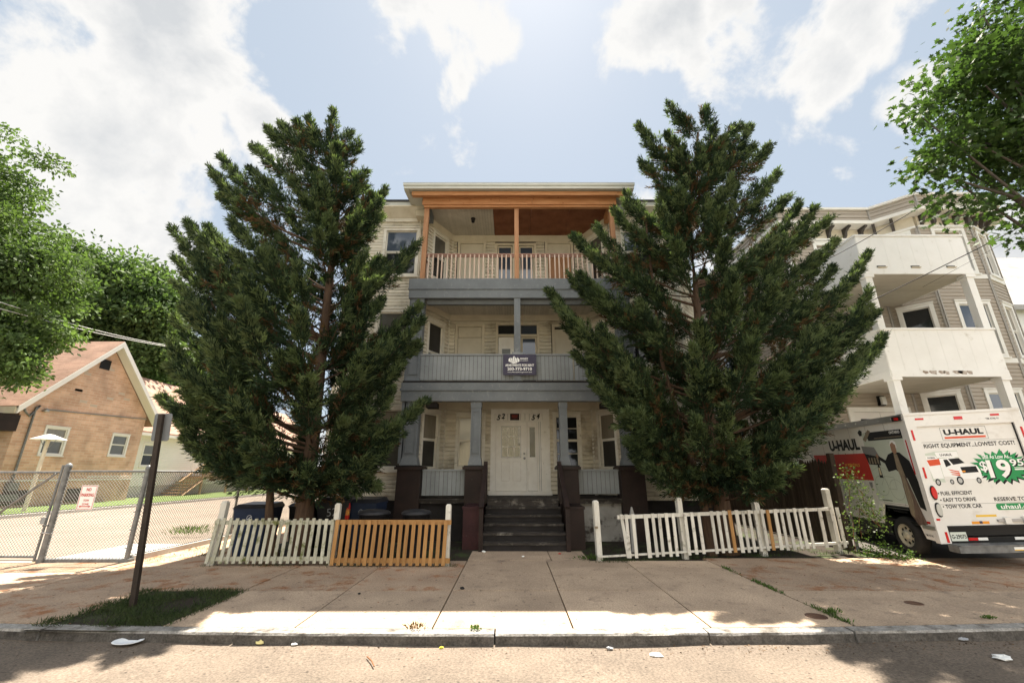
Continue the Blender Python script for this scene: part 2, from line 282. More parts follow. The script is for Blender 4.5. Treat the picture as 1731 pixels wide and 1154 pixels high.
# ------------------------------------------------------------ mesh building
class MB:
    def __init__(s, M=None):
        s.v = []; s.f = []; s.m = []; s.t = []; s.names = []; s.M = M; s.smooth = []
    def _mi(s, m):
        if m not in s.names: s.names.append(m)
        return s.names.index(m)
    def add(s, vs, fs, m, tone=None, smooth=False):
        o = len(s.v)
        for p in vs:
            p = Vector(p)
            if s.M is not None: p = s.M @ p
            s.v.append(p)
        k = s._mi(m); tn = .5 if tone is None else tone
        for f in fs:
            s.f.append([i + o for i in f]); s.m.append(k); s.t.append(tn); s.smooth.append(smooth)
    def hexa(s, p, m, tone=None):
        s.add(p, [(0, 3, 2, 1), (4, 5, 6, 7), (0, 1, 5, 4), (1, 2, 6, 5), (2, 3, 7, 6), (3, 0, 4, 7)], m, tone)
    def box(s, x0, x1, y0, y1, z0, z1, m, tone=None):
        s.hexa([(x0, y0, z0), (x1, y0, z0), (x1, y1, z0), (x0, y1, z0), (x0, y0, z1), (x1, y0, z1), (x1, y1, z1), (x0, y1, z1)], m, tone)
    def taper(s, cx, cy, z0, z1, w0, d0, w1, d1, m, dx=0, dy=0):
        a = [(cx - w0 / 2, cy - d0 / 2, z0), (cx + w0 / 2, cy - d0 / 2, z0), (cx + w0 / 2, cy + d0 / 2, z0), (cx - w0 / 2, cy + d0 / 2, z0)]
        b = [(cx + dx - w1 / 2, cy + dy - d1 / 2, z1), (cx + dx + w1 / 2, cy + dy - d1 / 2, z1), (cx + dx + w1 / 2, cy + dy + d1 / 2, z1), (cx + dx - w1 / 2, cy + dy + d1 / 2, z1)]
        s.hexa(a + b, m)
    def beam(s, a, b, w, h, m, up=(0, 0, 1), tone=None):
        a = Vector(a); b = Vector(b); d = (b - a).normalized(); r = d.cross(Vector(up))
        if r.length < 1e-4: r = d.cross(Vector((0, 1, 0)))
        r.normalize(); u = r.cross(d)
        q = []
        for c in (a, b):
            for sx, sy in ((-1, -1), (1, -1), (1, 1), (-1, 1)): q.append(c + r * sx * w / 2 + u * sy * h / 2)
        s.hexa(q, m, tone)
    def tube(s, pts, rad, m, n=8, tone=None, cap=True):
        pts = [Vector(p) for p in pts]; rings = []; rr = rad if isinstance(rad, (list, tuple)) else [rad] * len(pts)
        vs = []
        for i, p in enumerate(pts):
            d = (pts[min(i + 1, len(pts) - 1)] - pts[max(i - 1, 0)]).normalized()
            a = d.cross(Vector((0, 0, 1)))
            if a.length < .05: a = d.cross(Vector((1, 0, 0)))
            a.normalize(); b = d.cross(a)
            for k in range(n):
                t = 2 * math.pi * k / n; vs.append(p + (a * math.cos(t) + b * math.sin(t)) * rr[i])
        fs = [(i * n + k, i * n + (k + 1) % n, (i + 1) * n + (k + 1) % n, (i + 1) * n + k) for i in range(len(pts) - 1) for k in range(n)]
        s.add(vs, fs, m, tone, smooth=n > 4)
        if cap:
            s.add(vs[:n], [tuple(range(n))], m, tone); s.add(vs[-n:], [tuple(range(n))[::-1]], m, tone)
    def lathe(s, c, prof, m, n=20, axis='z', smooth=True):
        c = Vector(c); vs = []
        for r, h in prof:
            for k in range(n):
                t = 2 * math.pi * k / n; a, b = r * math.cos(t), r * math.sin(t)
                vs.append(c + (Vector((a, b, h)) if axis == 'z' else Vector((h, a, b)) if axis == 'x' else Vector((a, h, b))))
        fs = [(i * n + k, i * n + (k + 1) % n, (i + 1) * n + (k + 1) % n, (i + 1) * n + k) for i in range(len(prof) - 1) for k in range(n)]
        s.add(vs, fs, m, smooth=smooth)
    def build(s, name, parent=None, kind=None):
        me = bpy.data.meshes.new(name)
        vs = s.v
        if parent is not None:
            inv = world_of(parent).inverted(); vs = [inv @ p for p in vs]
        me.from_pydata([tuple(p) for p in vs], [], s.f)
        for n in s.names: me.materials.append(MATS[n])
        me.polygons.foreach_set('material_index', s.m)
        me.polygons.foreach_set('use_smooth', s.smooth)
        at = me.attributes.new('tone', 'FLOAT', 'FACE'); at.data.foreach_set('value', s.t)
        me.update()
        o = bpy.data.objects.new(name, me); COL.objects.link(o)
        if parent is not None: o.parent = parent
        if kind: o['kind'] = kind
        return o

def world_of(o):
    m = o.matrix_basis.copy()
    while o.parent: o = o.parent; m = o.matrix_basis @ m
    return m
def tag(o, label, cat, group=None, kind=None):
    o['label'] = label; o['category'] = cat
    if group: o['group'] = group
    if kind: o['kind'] = kind
    return o
def thing(name, loc, label, cat, group=None, rz=0, kind=None):
    o = bpy.data.objects.new(name, None); COL.objects.link(o); o.location = loc; o.rotation_euler = (0, 0, rz); o.empty_display_size = .2
    return tag(o, label, cat, group, kind)

class Wall:
    """wall line from a to b (outside is on the right-hand side seen from above when walking a->b ... towards the viewer for +X)"""
    def __init__(s, a, b):
        s.a = Vector((a[0], a[1], 0)); s.b = Vector((b[0], b[1], 0)); s.len = (s.b - s.a).length
        s.d = (s.b - s.a).normalized(); s.n = Vector((s.d.y, -s.d.x, 0))
    def p(s, u, z, o=0): return s.a + s.d * u + s.n * o + Vector((0, 0, z))
    def box(s, mb, u0, u1, z0, z1, o0, o1, m, tone=None):
        mb.hexa([s.p(u0, z0, o1), s.p(u1, z0, o1), s.p(u1, z0, o0), s.p(u0, z0, o0), s.p(u0, z1, o1), s.p(u1, z1, o1), s.p(u1, z1, o0), s.p(u0, z1, o0)], m, tone)
    def poly(s, mb, pts, o0, o1, m):
        n = len(pts); vs = [s.p(u, z, o1) for u, z in pts] + [s.p(u, z, o0) for u, z in pts]
        fs = [tuple(range(n)), tuple(range(2 * n - 1, n - 1, -1))] + [(i, i + n, (i + 1) % n + n, (i + 1) % n) for i in range(n)]
        mb.add(vs, fs, m)

def siding(mb, w, z0, z1, m, holes=(), pitch=.105, out=.018, u0=0, u1=None):
    u1 = w.len if u1 is None else u1
    z = z0; k = 0
    while z < z1 - .01:
        zt = min(z + pitch, z1); zc = (z + zt) / 2
        segs = [(u0, u1)]
        for (a, b, za, zb) in holes:
            if za < zc < zb:
                ns = []
                for s0, s1 in segs:
                    if b <= s0 or a >= s1: ns.append((s0, s1)); continue
                    if a > s0: ns.append((s0, a))
                    if b < s1: ns.append((b, s1))
                segs = ns
        for s0, s1 in segs:
            # boards in random lengths, each very slightly different
            u = s0
            while u < s1 - 1e-3:
                e = min(s1, u + random.uniform(2.2, 4.2));
                if s1 - e < .5: e = s1
                tn = random.random(); jo = random.uniform(-.002, .002)
                h = zt - z; pr = [(z, -.012), (z + .004, out * .8 + jo), (z + h * .18, out + jo), (z + h * .45, out * .86 + jo), (z + h * .75, out * .45), (zt, .001)]
                mb.add([q for zz, oo in pr for q in (w.p(u, zz, oo), w.p(e, zz, oo))], [(2 * i, 2 * i + 1, 2 * i + 3, 2 * i + 2) for i in range(5)], m, tn)
                u = e
        z += pitch; k += 1

def beadboard(mb, w, u0, u1, z0, z1, o, m, pitch=.115, thick=.02):
    n = max(1, int(round((u1 - u0) / pitch))); d = (u1 - u0) / n
    w.box(mb, u0, u1, z0, z1, o - thick, o - .006, 'black_metal' if m != 'grey_bead' else 'foundation')
    for i in range(n):
        w.box(mb, u0 + i * d + .004, u0 + (i + 1) * d - .004, z0, z1, o - .005, o, m, random.random())

def window(root, w, u0, u1, z0, z1, frame='trim_white', up='curtain_glass', lo='screen_dark', fw=.09, sash='trim_white', split=.5, sill=True, muntin=None, o=0.0):
    mb = MB()
    w.box(mb, u0 - fw, u0, z0 - fw, z1 + fw, -.10 + o, .045 + o, frame); w.box(mb, u1, u1 + fw, z0 - fw, z1 + fw, -.10 + o, .045 + o, frame)
    w.box(mb, u0, u1, z1, z1 + fw, -.10 + o, .042 + o, frame); w.box(mb, u0, u1, z0 - fw, z0, -.10 + o, .042 + o, frame)
    fr = mb.build('window', root)
    if sill:
        mb = MB(); w.box(mb, u0 - fw - .03, u1 + fw + .03, z0 - fw - .045, z0 - fw - .002, .0 + o, .085 + o, frame); mb.build('sill', fr); mb = MB(); w.box(mb, u0 - fw - .02, u1 + fw + .02, z1 + fw + .002, z1 + fw + .04, 0 + o, .07 + o, frame); mb.build('head_trim', fr)
    zm = z0 + (z1 - z0) * split; s = .035
    mb = MB()
    for a, b, oo in ((z0, zm + s / 2, -.045), (zm + s / 2, z1, -.02)):
        w.box(mb, u0, u0 + s, a, b, oo - .02 + o, oo + o, sash); w.box(mb, u1 - s, u1, a, b, oo - .02 + o, oo + o, sash)
        w.box(mb, u0 + s, u1 - s, b - s, b, oo - .02 + o, oo - .001 + o, sash); w.box(mb, u0 + s, u1 - s, a, a + s, oo - .02 + o, oo - .001 + o, sash)
    if muntin:
        for q in range(1, muntin): zz = z0 + (z1 - z0) * q / muntin; w.box(mb, u0 + s, u1 - s, zz - .012, zz + .012, -.05 + o, -.012 + o, sash)
    mb.build('sash', fr)
    mb = MB(); w.box(mb, u0 + s, u1 - s, zm + s / 2, z1 - s, -.06 + o, -.032 + o, up); mb.build('pane', fr)
    mb = MB(); w.box(mb, u0 + s, u1 - s, z0 + s, zm, -.085 + o, -.057 + o, lo); mb.build('pane', fr)
    return fr

# ---- lettering
_tc = {}
def text_geo(txt, bold=0.0):
    key = (txt, bold)
    if key in _tc: return _tc[key]
    cu = bpy.data.curves.new('lettering', 'FONT'); cu.body = txt; cu.size = 1; cu.offset = bold; cu.fill_mode = 'FRONT'; cu.resolution_u = 3
    ob = bpy.data.objects.new('lettering', cu); COL.objects.link(ob)
    dg = bpy.context.evaluated_depsgraph_get(); me = ob.evaluated_get(dg).to_mesh()
    vs = [(v.co.x, v.co.y) for v in me.vertices]; fs = [tuple(p.vertices) for p in me.polygons]
    ob.evaluated_get(dg).to_mesh_clear(); bpy.data.objects.remove(ob); bpy.data.curves.remove(cu)
    x0 = min(v[0] for v in vs); x1 = max(v[0] for v in vs); y0 = min(v[1] for v in vs); y1 = max(v[1] for v in vs)
    _tc[key] = ([((x - x0) / (x1 - x0), (y - y0) / (y1 - y0)) for x, y in vs], fs)
    return _tc[key]
def wtext(mb, w, txt, u0, u1, z0, z1, o, m, bold=0.015, tilt=0.0, skew=0.0):
    vs, fs = text_geo(txt, bold); c, s = math.cos(tilt), math.sin(tilt)
    out = []
    for x, y in vs:
        a = x * (u1 - u0) + y * skew * (z1 - z0); b = y * (z1 - z0)
        out.append(w.p(u0 + a * c - b * s, z0 + a * s + b * c, o))
    mb.add(out, fs, m)
def wpoly(mb, w, pts, o, m): mb.add([w.p(u, z, o) for u, z in pts], [tuple(range(len(pts)))], m)
def wline(mb, w, pts, th, o, m):
    for (a, b), (c, d) in zip(pts[:-1], pts[1:]):
        l = math.hypot(c - a, d - b) or 1; nx, nz = -(d - b) / l * th / 2, (c - a) / l * th / 2
        wpoly(mb, w, [(a - nx, b - nz), (c - nx, d - nz), (c + nx, d + nz), (a + nx, b + nz)], o, m)

# ------------------------------------------------------------ ground, road, sidewalk, kerb
def kerbY(x):
    ax = min(abs(x), 9); return 5.12 + .006 * ax * ax + (abs(x) - 9) * .07 * (abs(x) > 9)
def sheet(name, x0, x1, y0, y1, z, m, nx=1, ny=1, kind='structure', f=None):
    mb = MB(); vs = []
    for j in range(ny + 1):
        for i in range(nx + 1):
            x = x0 + (x1 - x0) * i / nx; y = y0 + (y1 - y0) * j / ny; vs.append((x, y, z if f is None else f(x, y)))
    mb.add(vs, [(j * (nx + 1) + i, j * (nx + 1) + i + 1, (j + 1) * (nx + 1) + i + 1, (j + 1) * (nx + 1) + i) for j in range(ny) for i in range(nx)], m, smooth=True)
    return mb.build(name, None, kind)
sheet('terrain', -900, 900, -900, 900, -.03, 'terrain')
def road_z(x, y): return .012 * math.sin(x * 1.3 + y * .7) * .4 + .006 * math.sin(x * 3.1 - y * 2.2) + max(0, (y - 4.9)) * .02
mb = MB(); vs = []; nx, ny = 160, 26
for j in range(ny + 1):
    for i in range(nx + 1):
        x = -40 + 80 * i / nx; yk = kerbY(x) + .02; y = -6 + (yk + 6) * (j / ny) ** .7; vs.append((x, y, road_z(x, y)))
mb.add(vs, [(j * (nx + 1) + i, j * (nx + 1) + i + 1, (j + 1) * (nx + 1) + i + 1, (j + 1) * (nx + 1) + i) for j in range(ny) for i in range(nx)], 'asphalt', smooth=True)
mb.build('road', None, 'structure')
# far sidewalk behind the camera
sheet('far_sidewalk', -40, 40, -9, -6.02, .11, 'concrete_pale')
# kerb: granite blocks
mb = MB(); seams = [-19, -16, -13.6, -11, -8.3, -6.9, -5.05, -2.92, -.18, 2.06, 3.62, 5.75, 8.2, 10.6, 13, 15.5, 18, 21]
for a, b in zip(seams[:-1], seams[1:]):
    n = 10; top = .108 + random.uniform(-.006, .006); out = random.uniform(-.012, .012); vs = []
    for i in range(n + 1):
        x = a + .009 + (b - a - .018) * i / n; y = kerbY(x) + out; j = lambda s: random.uniform(-s, s)
        vs += [(x, y + j(.006) - .004, -.05), (x, y + j(.006), top - .02 + j(.003)), (x, y + .014 + j(.004), top + j(.003)), (x, y + .165, top), (x, y + .17, -.05)]
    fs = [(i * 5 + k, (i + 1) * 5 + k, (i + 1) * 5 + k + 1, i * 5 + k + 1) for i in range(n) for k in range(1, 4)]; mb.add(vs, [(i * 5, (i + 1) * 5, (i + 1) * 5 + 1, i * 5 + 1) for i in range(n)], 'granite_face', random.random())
    fs += [(0, 1, 2, 3, 4), tuple(n * 5 + k for k in (4, 3, 2, 1, 0))]
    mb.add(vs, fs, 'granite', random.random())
mb.build('kerb', None, 'structure')
# sidewalk slabs
PATCH = (-5.12, -3.84, 5.33, 6.85)
def slab(mb, x0, x1, y0, y1, z, m, tn, g=.009):
    n = max(1, int((x1 - x0) / .4)); yb = lambda x, y: y if y > 6 else max(y, kerbY(x) + .172)
    vs = []
    for i in range(n + 1):
        x = x0 + g + (x1 - x0 - 2 * g) * i / n
        vs += [(x, yb(x, y0) + g, z), (x, y1 - g, z), (x, yb(x, y0) + g, z - .05), (x, y1 - g, z - .05)]
    fs = []
    for i in range(n):
        a, b = i * 4, (i + 1) * 4; fs += [(a, b, b + 1, a + 1), (a, a + 2, b + 2, b), (a + 1, b + 1, b + 3, a + 3)]
    fs += [(0, 1, 3, 2), (n * 4, n * 4 + 2, n * 4 + 3, n * 4 + 1)]
    mb.add(vs, fs, m, tn)
mb = MB()
xs = [-22, -20.5, -19, -17.5, -16, -14.5, -13, -11.5, -10, -8.55, -7.05, -5.12, -3.84, -2.36, -.86, .66, 2.16, 3.75, 5.6, 7.4, 9.3, 11.2, 13, 15, 17, 19, 21]
ys = [5.2, 6.85, 8.42, 9.05]
for i in range(len(xs) - 1):
    for j in range(3):
        if abs(xs[i] - PATCH[0]) < .02 and j == 0: continue
        red = (xs[i] < -2 and j >= 1) or (xs[i] < -7) or (xs[i] > 3.5 and j >= 1)
        z = .105 + random.uniform(-.004, .004)
        y1 = ys[j + 1]
        if j == 2 and xs[i] > 3.5: y1 = 9.3
        slab(mb, xs[i], xs[i + 1], ys[j], y1, z, 'sidewalk_red' if red else 'sidewalk', random.random())
slab(mb, -.86, .66 + .1, 9.05, 10.12, .106, 'sidewalk', .4); slab(mb, .76, 1.5, 9.05, 10.12, .103, 'sidewalk', .3)
mb.build('sidewalk', None, 'structure')
sheet('sidewalk_bed', -22, 21, 5.7, 9.4, .062, 'joint')
sheet('side_path', -7.25, -5.55, 9.03, 26, .098, 'sidewalk_red')
sheet('yard_ground', -5.55, 7.6, 8.9, 40, .085, 'soil', 60, 60, f=lambda x, y: .072 + .012 * math.sin(x * 2.1) * math.sin(y * 1.7) + (0.004 if y < 9.5 else .02))
sheet('side_street', -19.3, -7.25, 9.05, 80, .05, 'asphalt_pale')
sheet('concrete_strip', -9.2, -7.3, 9.15, 11.3, .075, 'concrete_pale')
sheet('driveway', 7.6, 14.0, 9.31, 40, .15, 'asphalt_dark', 1, 20, f=lambda x, y: .108 + min(1, max(0, (y - 9.3) / 1.5)) * .08)
mb = MB(); mb.box(-19.5, -19.3, 9, 80, 0, .17, 'concrete_pale'); mb.build('side_street_kerb', None, 'structure')
sheet('side_lawn', -60, -19.5, 14, 80, .2, 'lawn')

# ------------------------------------------------------------ the grey and white three-storey house
house = thing('apartment_house', (.2, 12.5, .08), 'three-storey white clapboard house with stacked grey porches and orange wood under the top roof', 'house')
F1, F2, F3, TOP = 1.08, 4.05, 7.12, 10.05
XL, XR, YF, YB = -4.82, 5.22, 12.3, 13.5        # outer corners of the bay fronts, front plane, recessed plane
wLs = Wall((-5.65, 27), (-5.65, 13.25)); wLa = Wall((-5.65, 13.25), (XL, YF)); wLf = Wall((XL, YF), (-2.78, YF)); wLi = Wall((-2.78, YF), (-2.1, YB))
wC = Wall((-2.1, YB), (2.5, YB)); wRi = Wall((2.5, YB), (3.18, YF)); wRf = Wall((3.18, YF), (XR, YF)); wRa = Wall((XR, YF), (6.05, 13.25)); wRs = Wall((6.05, 13.25), (6.05, 27))
def cx(x): return x + 2.1            # world x -> u on the centre wall
ops = {id(w): [] for w in (wLs, wLa, wLf, wLi, wC, wRi, wRf, wRa, wRs)}
wins = []
def win(w, u0, u1, z0, z1, **k): ops[id(w)].append((u0, u1, z0, z1)); wins.append((w, u0, u1, z0, z1, k))
CG = dict(up='curtain_glass', lo='screen_dark')
for w, a, b in ((wLf, .72, 1.72), (wRf, .45, 1.45)):
    win(w, a, b, 1.86, 3.45, up='curtain_glass', lo='shade_glass')
    win(w, a, b, 4.85, 6.45, up='shade_glass', lo='glass_dark')
    win(w, a, b, 7.75, 9.30, up='glass_blue', lo='glass_dark')
for w in (wLa, wRa):
    for z in (1.86, 4.85, 7.75): win(w, .3, .95, z, z + 1.55, up='shade_glass', lo='glass_dark')
for z in (1.86, 4.85, 7.75):
    for u in (3, 7, 10.5):
        win(wRs, u, u + .85, z, z + 1.5, up='shade_glass', lo='glass_dark'); win(wLs, u, u + .85, z, z + 1.5, up='shade_glass', lo='glass_dark')
Li = wLi.len
win(wLi, Li / 2 - .33, Li / 2 + .33, 1.86, 3.42, up='curtain_glass', lo='screen_dark'); win(wRi, Li / 2 - .33, Li / 2 + .33, 1.86, 3.42, up='curtain_glass', lo='screen_dark')
win(wLi, Li / 2 - .33, Li / 2 + .33, 4.75, 6.28, up='screen_dark', lo='screen_dark', split=.36); win(wRi, Li / 2 - .33, Li / 2 + .33, 4.75, 6.28, up='screen_dark', lo='screen_dark')
win(wLi, Li / 2 - .33, Li / 2 + .33, 7.85, 9.42, up='shade_glass', lo='glass_dark'); win(wRi, Li / 2 - .33, Li / 2 + .33, 7.85, 9.42, up='shade_glass', lo='glass_dark')
win(wC, cx(-1.66), cx(-.92), 1.90, 3.40, up='lamp_clear', lo='curtain_glass'); win(wC, cx(1.36), cx(2.06), 1.90, 3.42, up='glass_dark', lo='glass_dark', muntin=4)
hall = [(cx(-.66), cx(1.17), 1.0, 3.9), (cx(-1.9), cx(-.93), 4.2, 6.5), (cx(-.53), cx(.9), 4.0, 6.5), (cx(1.3), cx(2.28), 4.2, 6.5), (cx(-1.95), cx(-.93), 7.2, 9.6), (cx(-.6), cx(.85), 7.1, 9.6), (cx(1.15), cx(2.2), 7.2, 9.6)]
def wallpart(w, z0, z1, extra=(), **k):
    mb = MB(); siding(mb, w, z0, z1, 'siding', ops[id(w)] + list(extra), **k); mb.build('wall', house)
for w in (wLs, wLa, wLf, wRf, wRa, wRs): wallpart(w, 1.0, 9.72)
for w in (wLi, wRi): wallpart(w, F1 + .02, TOP - .1, pitch=.125, out=.042)
wallpart(wC, F1 + .02, TOP - .1, hall, pitch=.125, out=.045)
for w, a, b, z0, z1, k in wins: window(house, w, a, b, z0, z1, **k)
# inner shell behind the siding so nothing is see-through, corner boards, water table, foundation
mb = MB()
for w in (wLs, wLa, wLf, wLi, wC, wRi, wRf, wRa, wRs): w.box(mb, .0, w.len, .05, TOP, -.30, -.115, 'foundation')
mb.box(-5.6, 6.0, 26.7, 27, .05, TOP, 'siding'); mb.build('inner_wall', house)
for w, e, t, oo in ((wLa, 1, .09, .036), (wRa, 0, .09, .036), (wLf, 0, .09, .036), (wRf, 1, .09, .036), (wLs, 1, .09, .036), (wRs, 0, .09, .036), (wLf, 1, .11, .034), (wRf, 0, .11, .034)):
    u = w.len - t if e else .0
    mb = MB(); w.box(mb, u, u + t, 1.0, 9.74, -.02, oo, 'trim_white'); mb.build('corner_board', house)
for w, u in ((wLi, wLi.len - .07), (wRi, .01)): mb = MB(); w.box(mb, u, u + .06, F1, TOP - .12, 0, .037, 'trim_white'); mb.build('corner_board', house)
for ws in ((wLs, wLa, wLf), (wRf, wRa, wRs)):
    mb = MB()
    for w in ws: w.box(mb, 0, w.len, .03, .995, -.11, -.01, 'foundation')
    mb.build('foundation', house)
# cornice of the main roof (both wings): frieze, sloping soffit, fascia, dark edge
for ws in ((wLs, wLa, wLf), (wRf, wRa, wRs)):
  mb = MB()
  for w in ws:
      w.box(mb, -.02, w.len + .02, 9.62, 9.74, 0, .06, 'trim_white')
      vs = [w.p(-.03, 9.745, .05), w.p(w.len + .03, 9.745, .05), w.p(w.len + .28, 9.93, .42), w.p(-.28, 9.93, .42)]
      mb.add(vs, [(3, 2, 1, 0)], 'trim_white')
      w.box(mb, -.30, w.len + .30, 9.93, 9.985, .02, .44, 'cream_paint'); w.box(mb, -.30, w.len + .30, 9.99, 10.14, .0, .40, 'fascia_pale'); w.box(mb, -.31, w.len + .31, 10.145, 10.19, -.02, .45, 'roof_dark')
  mb.build('cornice', house)
mb = MB(); mb.add([(-5.6, 27, 10.15), (-5.6, 13.2, 10.15), (-4.8, 12.3, 10.15), (5.2, 12.3, 10.15), (6.0, 13.2, 10.15), (6.0, 27, 10.15)], [(0, 1, 2, 3, 4, 5)], 'roof_dark'); mb.build('roof', house)

# ---- first floor: door surround, door, side light, numbers, plaque
mb = MB()
wC.box(mb, cx(-.66), cx(-.54), F1 + .07, 3.62, -.05, .05, 'door_white'); wC.box(mb, cx(.95), cx(1.17), F1 + .07, 3.62, -.05, .05, 'door_white')
wC.box(mb, cx(-.54), cx(.95), 3.50, 3.62, -.05, .045, 'door_white'); wC.box(mb, cx(-.66), cx(1.17), 3.62, 3.90, -.06, .03, 'trim_white')
beadboard(mb, wC, cx(-.54), cx(.95), 3.29, 3.50, -.01, 'door_white', .14)
wC.box(mb, cx(-.54), cx(-.50), F1 + .12, 3.29, -.08, .03, 'door_white'); wC.box(mb, cx(.445), cx(.48), F1 + .12, 3.29, -.08, .03, 'door_white'); wC.box(mb, cx(.78), cx(.95), F1 + .12, 3.29, -.08, .02, 'door_white')
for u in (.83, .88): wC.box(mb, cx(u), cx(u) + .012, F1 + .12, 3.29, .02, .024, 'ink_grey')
wC.box(mb, cx(-.54), cx(.95), 3.25, 3.29, -.08, .033, 'door_white'); wC.box(mb, cx(-.70), cx(1.20), F1 + .0, F1 + .12, -.08, .12, 'door_white')
mb.build('door_frame', house)
def door(root, w, u0, u1, z0, z1, o, m='door_white', glass=True, name='door'):
    W_, H_ = u1 - u0, z1 - z0
    gx0, gx1, gz0, gz1 = u0 + .19 * W_, u1 - .19 * W_, z0 + .475 * H_, z0 + .93 * H_
    mb = MB()
    w.box(mb, u0, gx0, z0, z1, o - .04, o, m); w.box(mb, gx1, u1, z0, z1, o - .04, o, m); w.box(mb, gx0, gx1, gz1, z1, o - .04, o - .001, m); w.box(mb, gx0, gx1, z0, gz0, o - .04, o - .001, m)
    pw = (gx1 - gx0) * .40
    for a in (gx0, gx1 - pw):
        b = a + pw; c, d = z0 + .14 * H_, z0 + .41 * H_; t = .012
        for bx in ((a, b, c, c + t), (a, b, d - t, d), (a, a + t, c + t, d - t), (b - t, b, c + t, d - t)): w.box(mb, *bx, o - .002, o + .014, m)
        w.box(mb, a + .03, b - .03, c + .03, d - .03, o - .002, o + .004, m)
        for bx in ((a - .004, b + .004, c - .005, c), (a - .004, b + .004, d, d + .005), (a - .005, a, c, d), (b, b + .005, c, d)): w.box(mb, *bx, o - .002, o + .003, 'peeled_and_shade')  # dark lines round the door panels: recess shade painted as colour
    do = mb.build(name, root)
    mb = MB(); w.box(mb, gx0, gx1, gz0, gz1, o - .03, o - .018, 'glass_mirror'); mb.build('pane', do)
    mb = MB(); t = .012
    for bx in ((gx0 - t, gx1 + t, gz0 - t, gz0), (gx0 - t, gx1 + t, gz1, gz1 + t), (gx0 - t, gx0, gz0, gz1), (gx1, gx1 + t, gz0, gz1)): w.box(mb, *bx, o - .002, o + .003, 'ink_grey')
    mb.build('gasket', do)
    mb = MB(); t = .011
    for q in (1, 2):
        x = gx0 + (gx1 - gx0) * q / 3; w.box(mb, x - t, x + t, gz0, gz1, o - .018, o - .006, m)
        z = gz0 + (gz1 - gz0) * q / 3; w.box(mb, gx0, gx1, z - t, z + t, o - .0175, o - .0055, m)
    for bx in ((gx0, gx1, gz0, gz0 + .02), (gx0, gx1, gz1 - .02, gz1), (gx0, gx0 + .02, gz0 + .02, gz1 - .02), (gx1 - .02, gx1, gz0 + .02, gz1 - .02)): w.box(mb, *bx, o - .018, o + .008, m)
    mb.build('muntin', do)
    mb = MB(); mb.lathe(w.p(u1 - .06, z0 + .46 * H_, o + .0), [(.012, 0), (.012, -.03), (.032, -.045), (.034, -.06), (.02, -.075), (0, -.078)], 'steel', 14, 'y'); mb.build('handle', do)
    mb = MB(); mb.lathe(w.p(u1 - .065, z0 + .53 * H_, o + .0), [(.03, 0), (.03, -.015), (.022, -.022), (0, -.024)], 'steel', 14, 'y'); mb.build('lock', do)
    return do
mat('glass_mirror', (.04, .04, .036), .03, spec=.8, coat=.25)
door(house, wC, cx(-.495), cx(.44), F1 + .125, 3.245, .0)
mb = MB(); u0, u1 = cx(.485), cx(.775)
for bx in ((u0, u0 + .06, 1.21, 3.245), (u1 - .06, u1, 1.21, 3.245), (u0 + .06, u1 - .06, 3.08, 3.245), (u0 + .06, u1 - .06, 1.21, 2.18)): wC.box(mb, *bx, -.05, -.012, 'door_white')
for bx in ((u0 + .08, u1 - .08, 1.47, 1.485), (u0 + .08, u1 - .08, 1.98, 1.995), (u0 + .08, u0 + .092, 1.485, 1.98), (u1 - .092, u1 - .08, 1.485, 1.98)): wC.box(mb, *bx, -.013, -.006, 'door_white')
sl = mb.build('side_light', house)
mb = MB(); wC.box(mb, u0 + .06, u1 - .06, 2.18, 3.08, -.04, -.028, 'glass_dark'); mb.build('pane', sl)
for tx, a, ti in (('52', -.49, .28), ('54', .60, .22)):
    mb = MB()
    for k, ch in enumerate(tx): wtext(mb, wC, ch, cx(a + k * .155), cx(a + k * .155 + .10), 3.30 + k * .04, 3.47 + k * .04, .012, 'ink_black', .03, -.12 + .1 * k, .2)
    mb.build('house_number', house)
mb = MB(); wC.box(mb, cx(-.06), cx(.23), 3.295, 3.50, .0, .02, 'brown_paint'); wC.box(mb, cx(-.03), cx(.20), 3.325, 3.47, .02, .024, 'maroon_paint')
wpoly(mb, wC, [(cx(-.01), 3.425), (cx(.18), 3.425), (cx(.18), 3.44), (cx(-.01), 3.44)], .0255, 'ink_red'); wpoly(mb, wC, [(cx(.01), 3.375), (cx(.16), 3.375), (cx(.16), 3.385), (cx(.01), 3.385)], .0255, 'ink_red')
mb.build('plaque', house)

# ---- upper-floor doors, boarded windows
def boarded(u0, u1, z0, z1, zsplit=None, m='board_cream', gap=False, m2=None):
    mb = MB(); f = .09
    wC.box(mb, u0 - f, u0, z0, z1 + f, -.06, .05, 'cream_paint'); wC.box(mb, u1, u1 + f, z0, z1 + f, -.06, .05, 'cream_paint'); wC.box(mb, u0, u1, z1, z1 + f, -.06, .047, 'cream_paint')
    fr = mb.build('window', house)
    mb = MB()
    if gap: wC.box(mb, u0, u1, z1 - .07, z1, -.10, -.06, 'black_metal'); z1 -= .07
    if zsplit:
        wC.box(mb, u0 + .01, u1 - .01, z0, zsplit - .012, -.06, .0, m2 or m); wC.box(mb, u0 + .01, u1 - .01, zsplit, z1 - .01, -.06, .012, m)
    else: wC.box(mb, u0 + .01, u1 - .01, z0, z1 - .01, -.06, .0, m)
    mb.build('panel', fr)
boarded(cx(-1.80), cx(-1.0), F2 + .2, 6.38, 6.02); boarded(cx(1.42), cx(2.18), F2 + .2, 6.38, None, gap=True)
boarded(cx(-1.83), cx(-1.02), F3 + .05, 9.52, 9.14); boarded(cx(1.26), cx(2.08), F3 + .05, 9.52, 9.14, m2='post_wood')
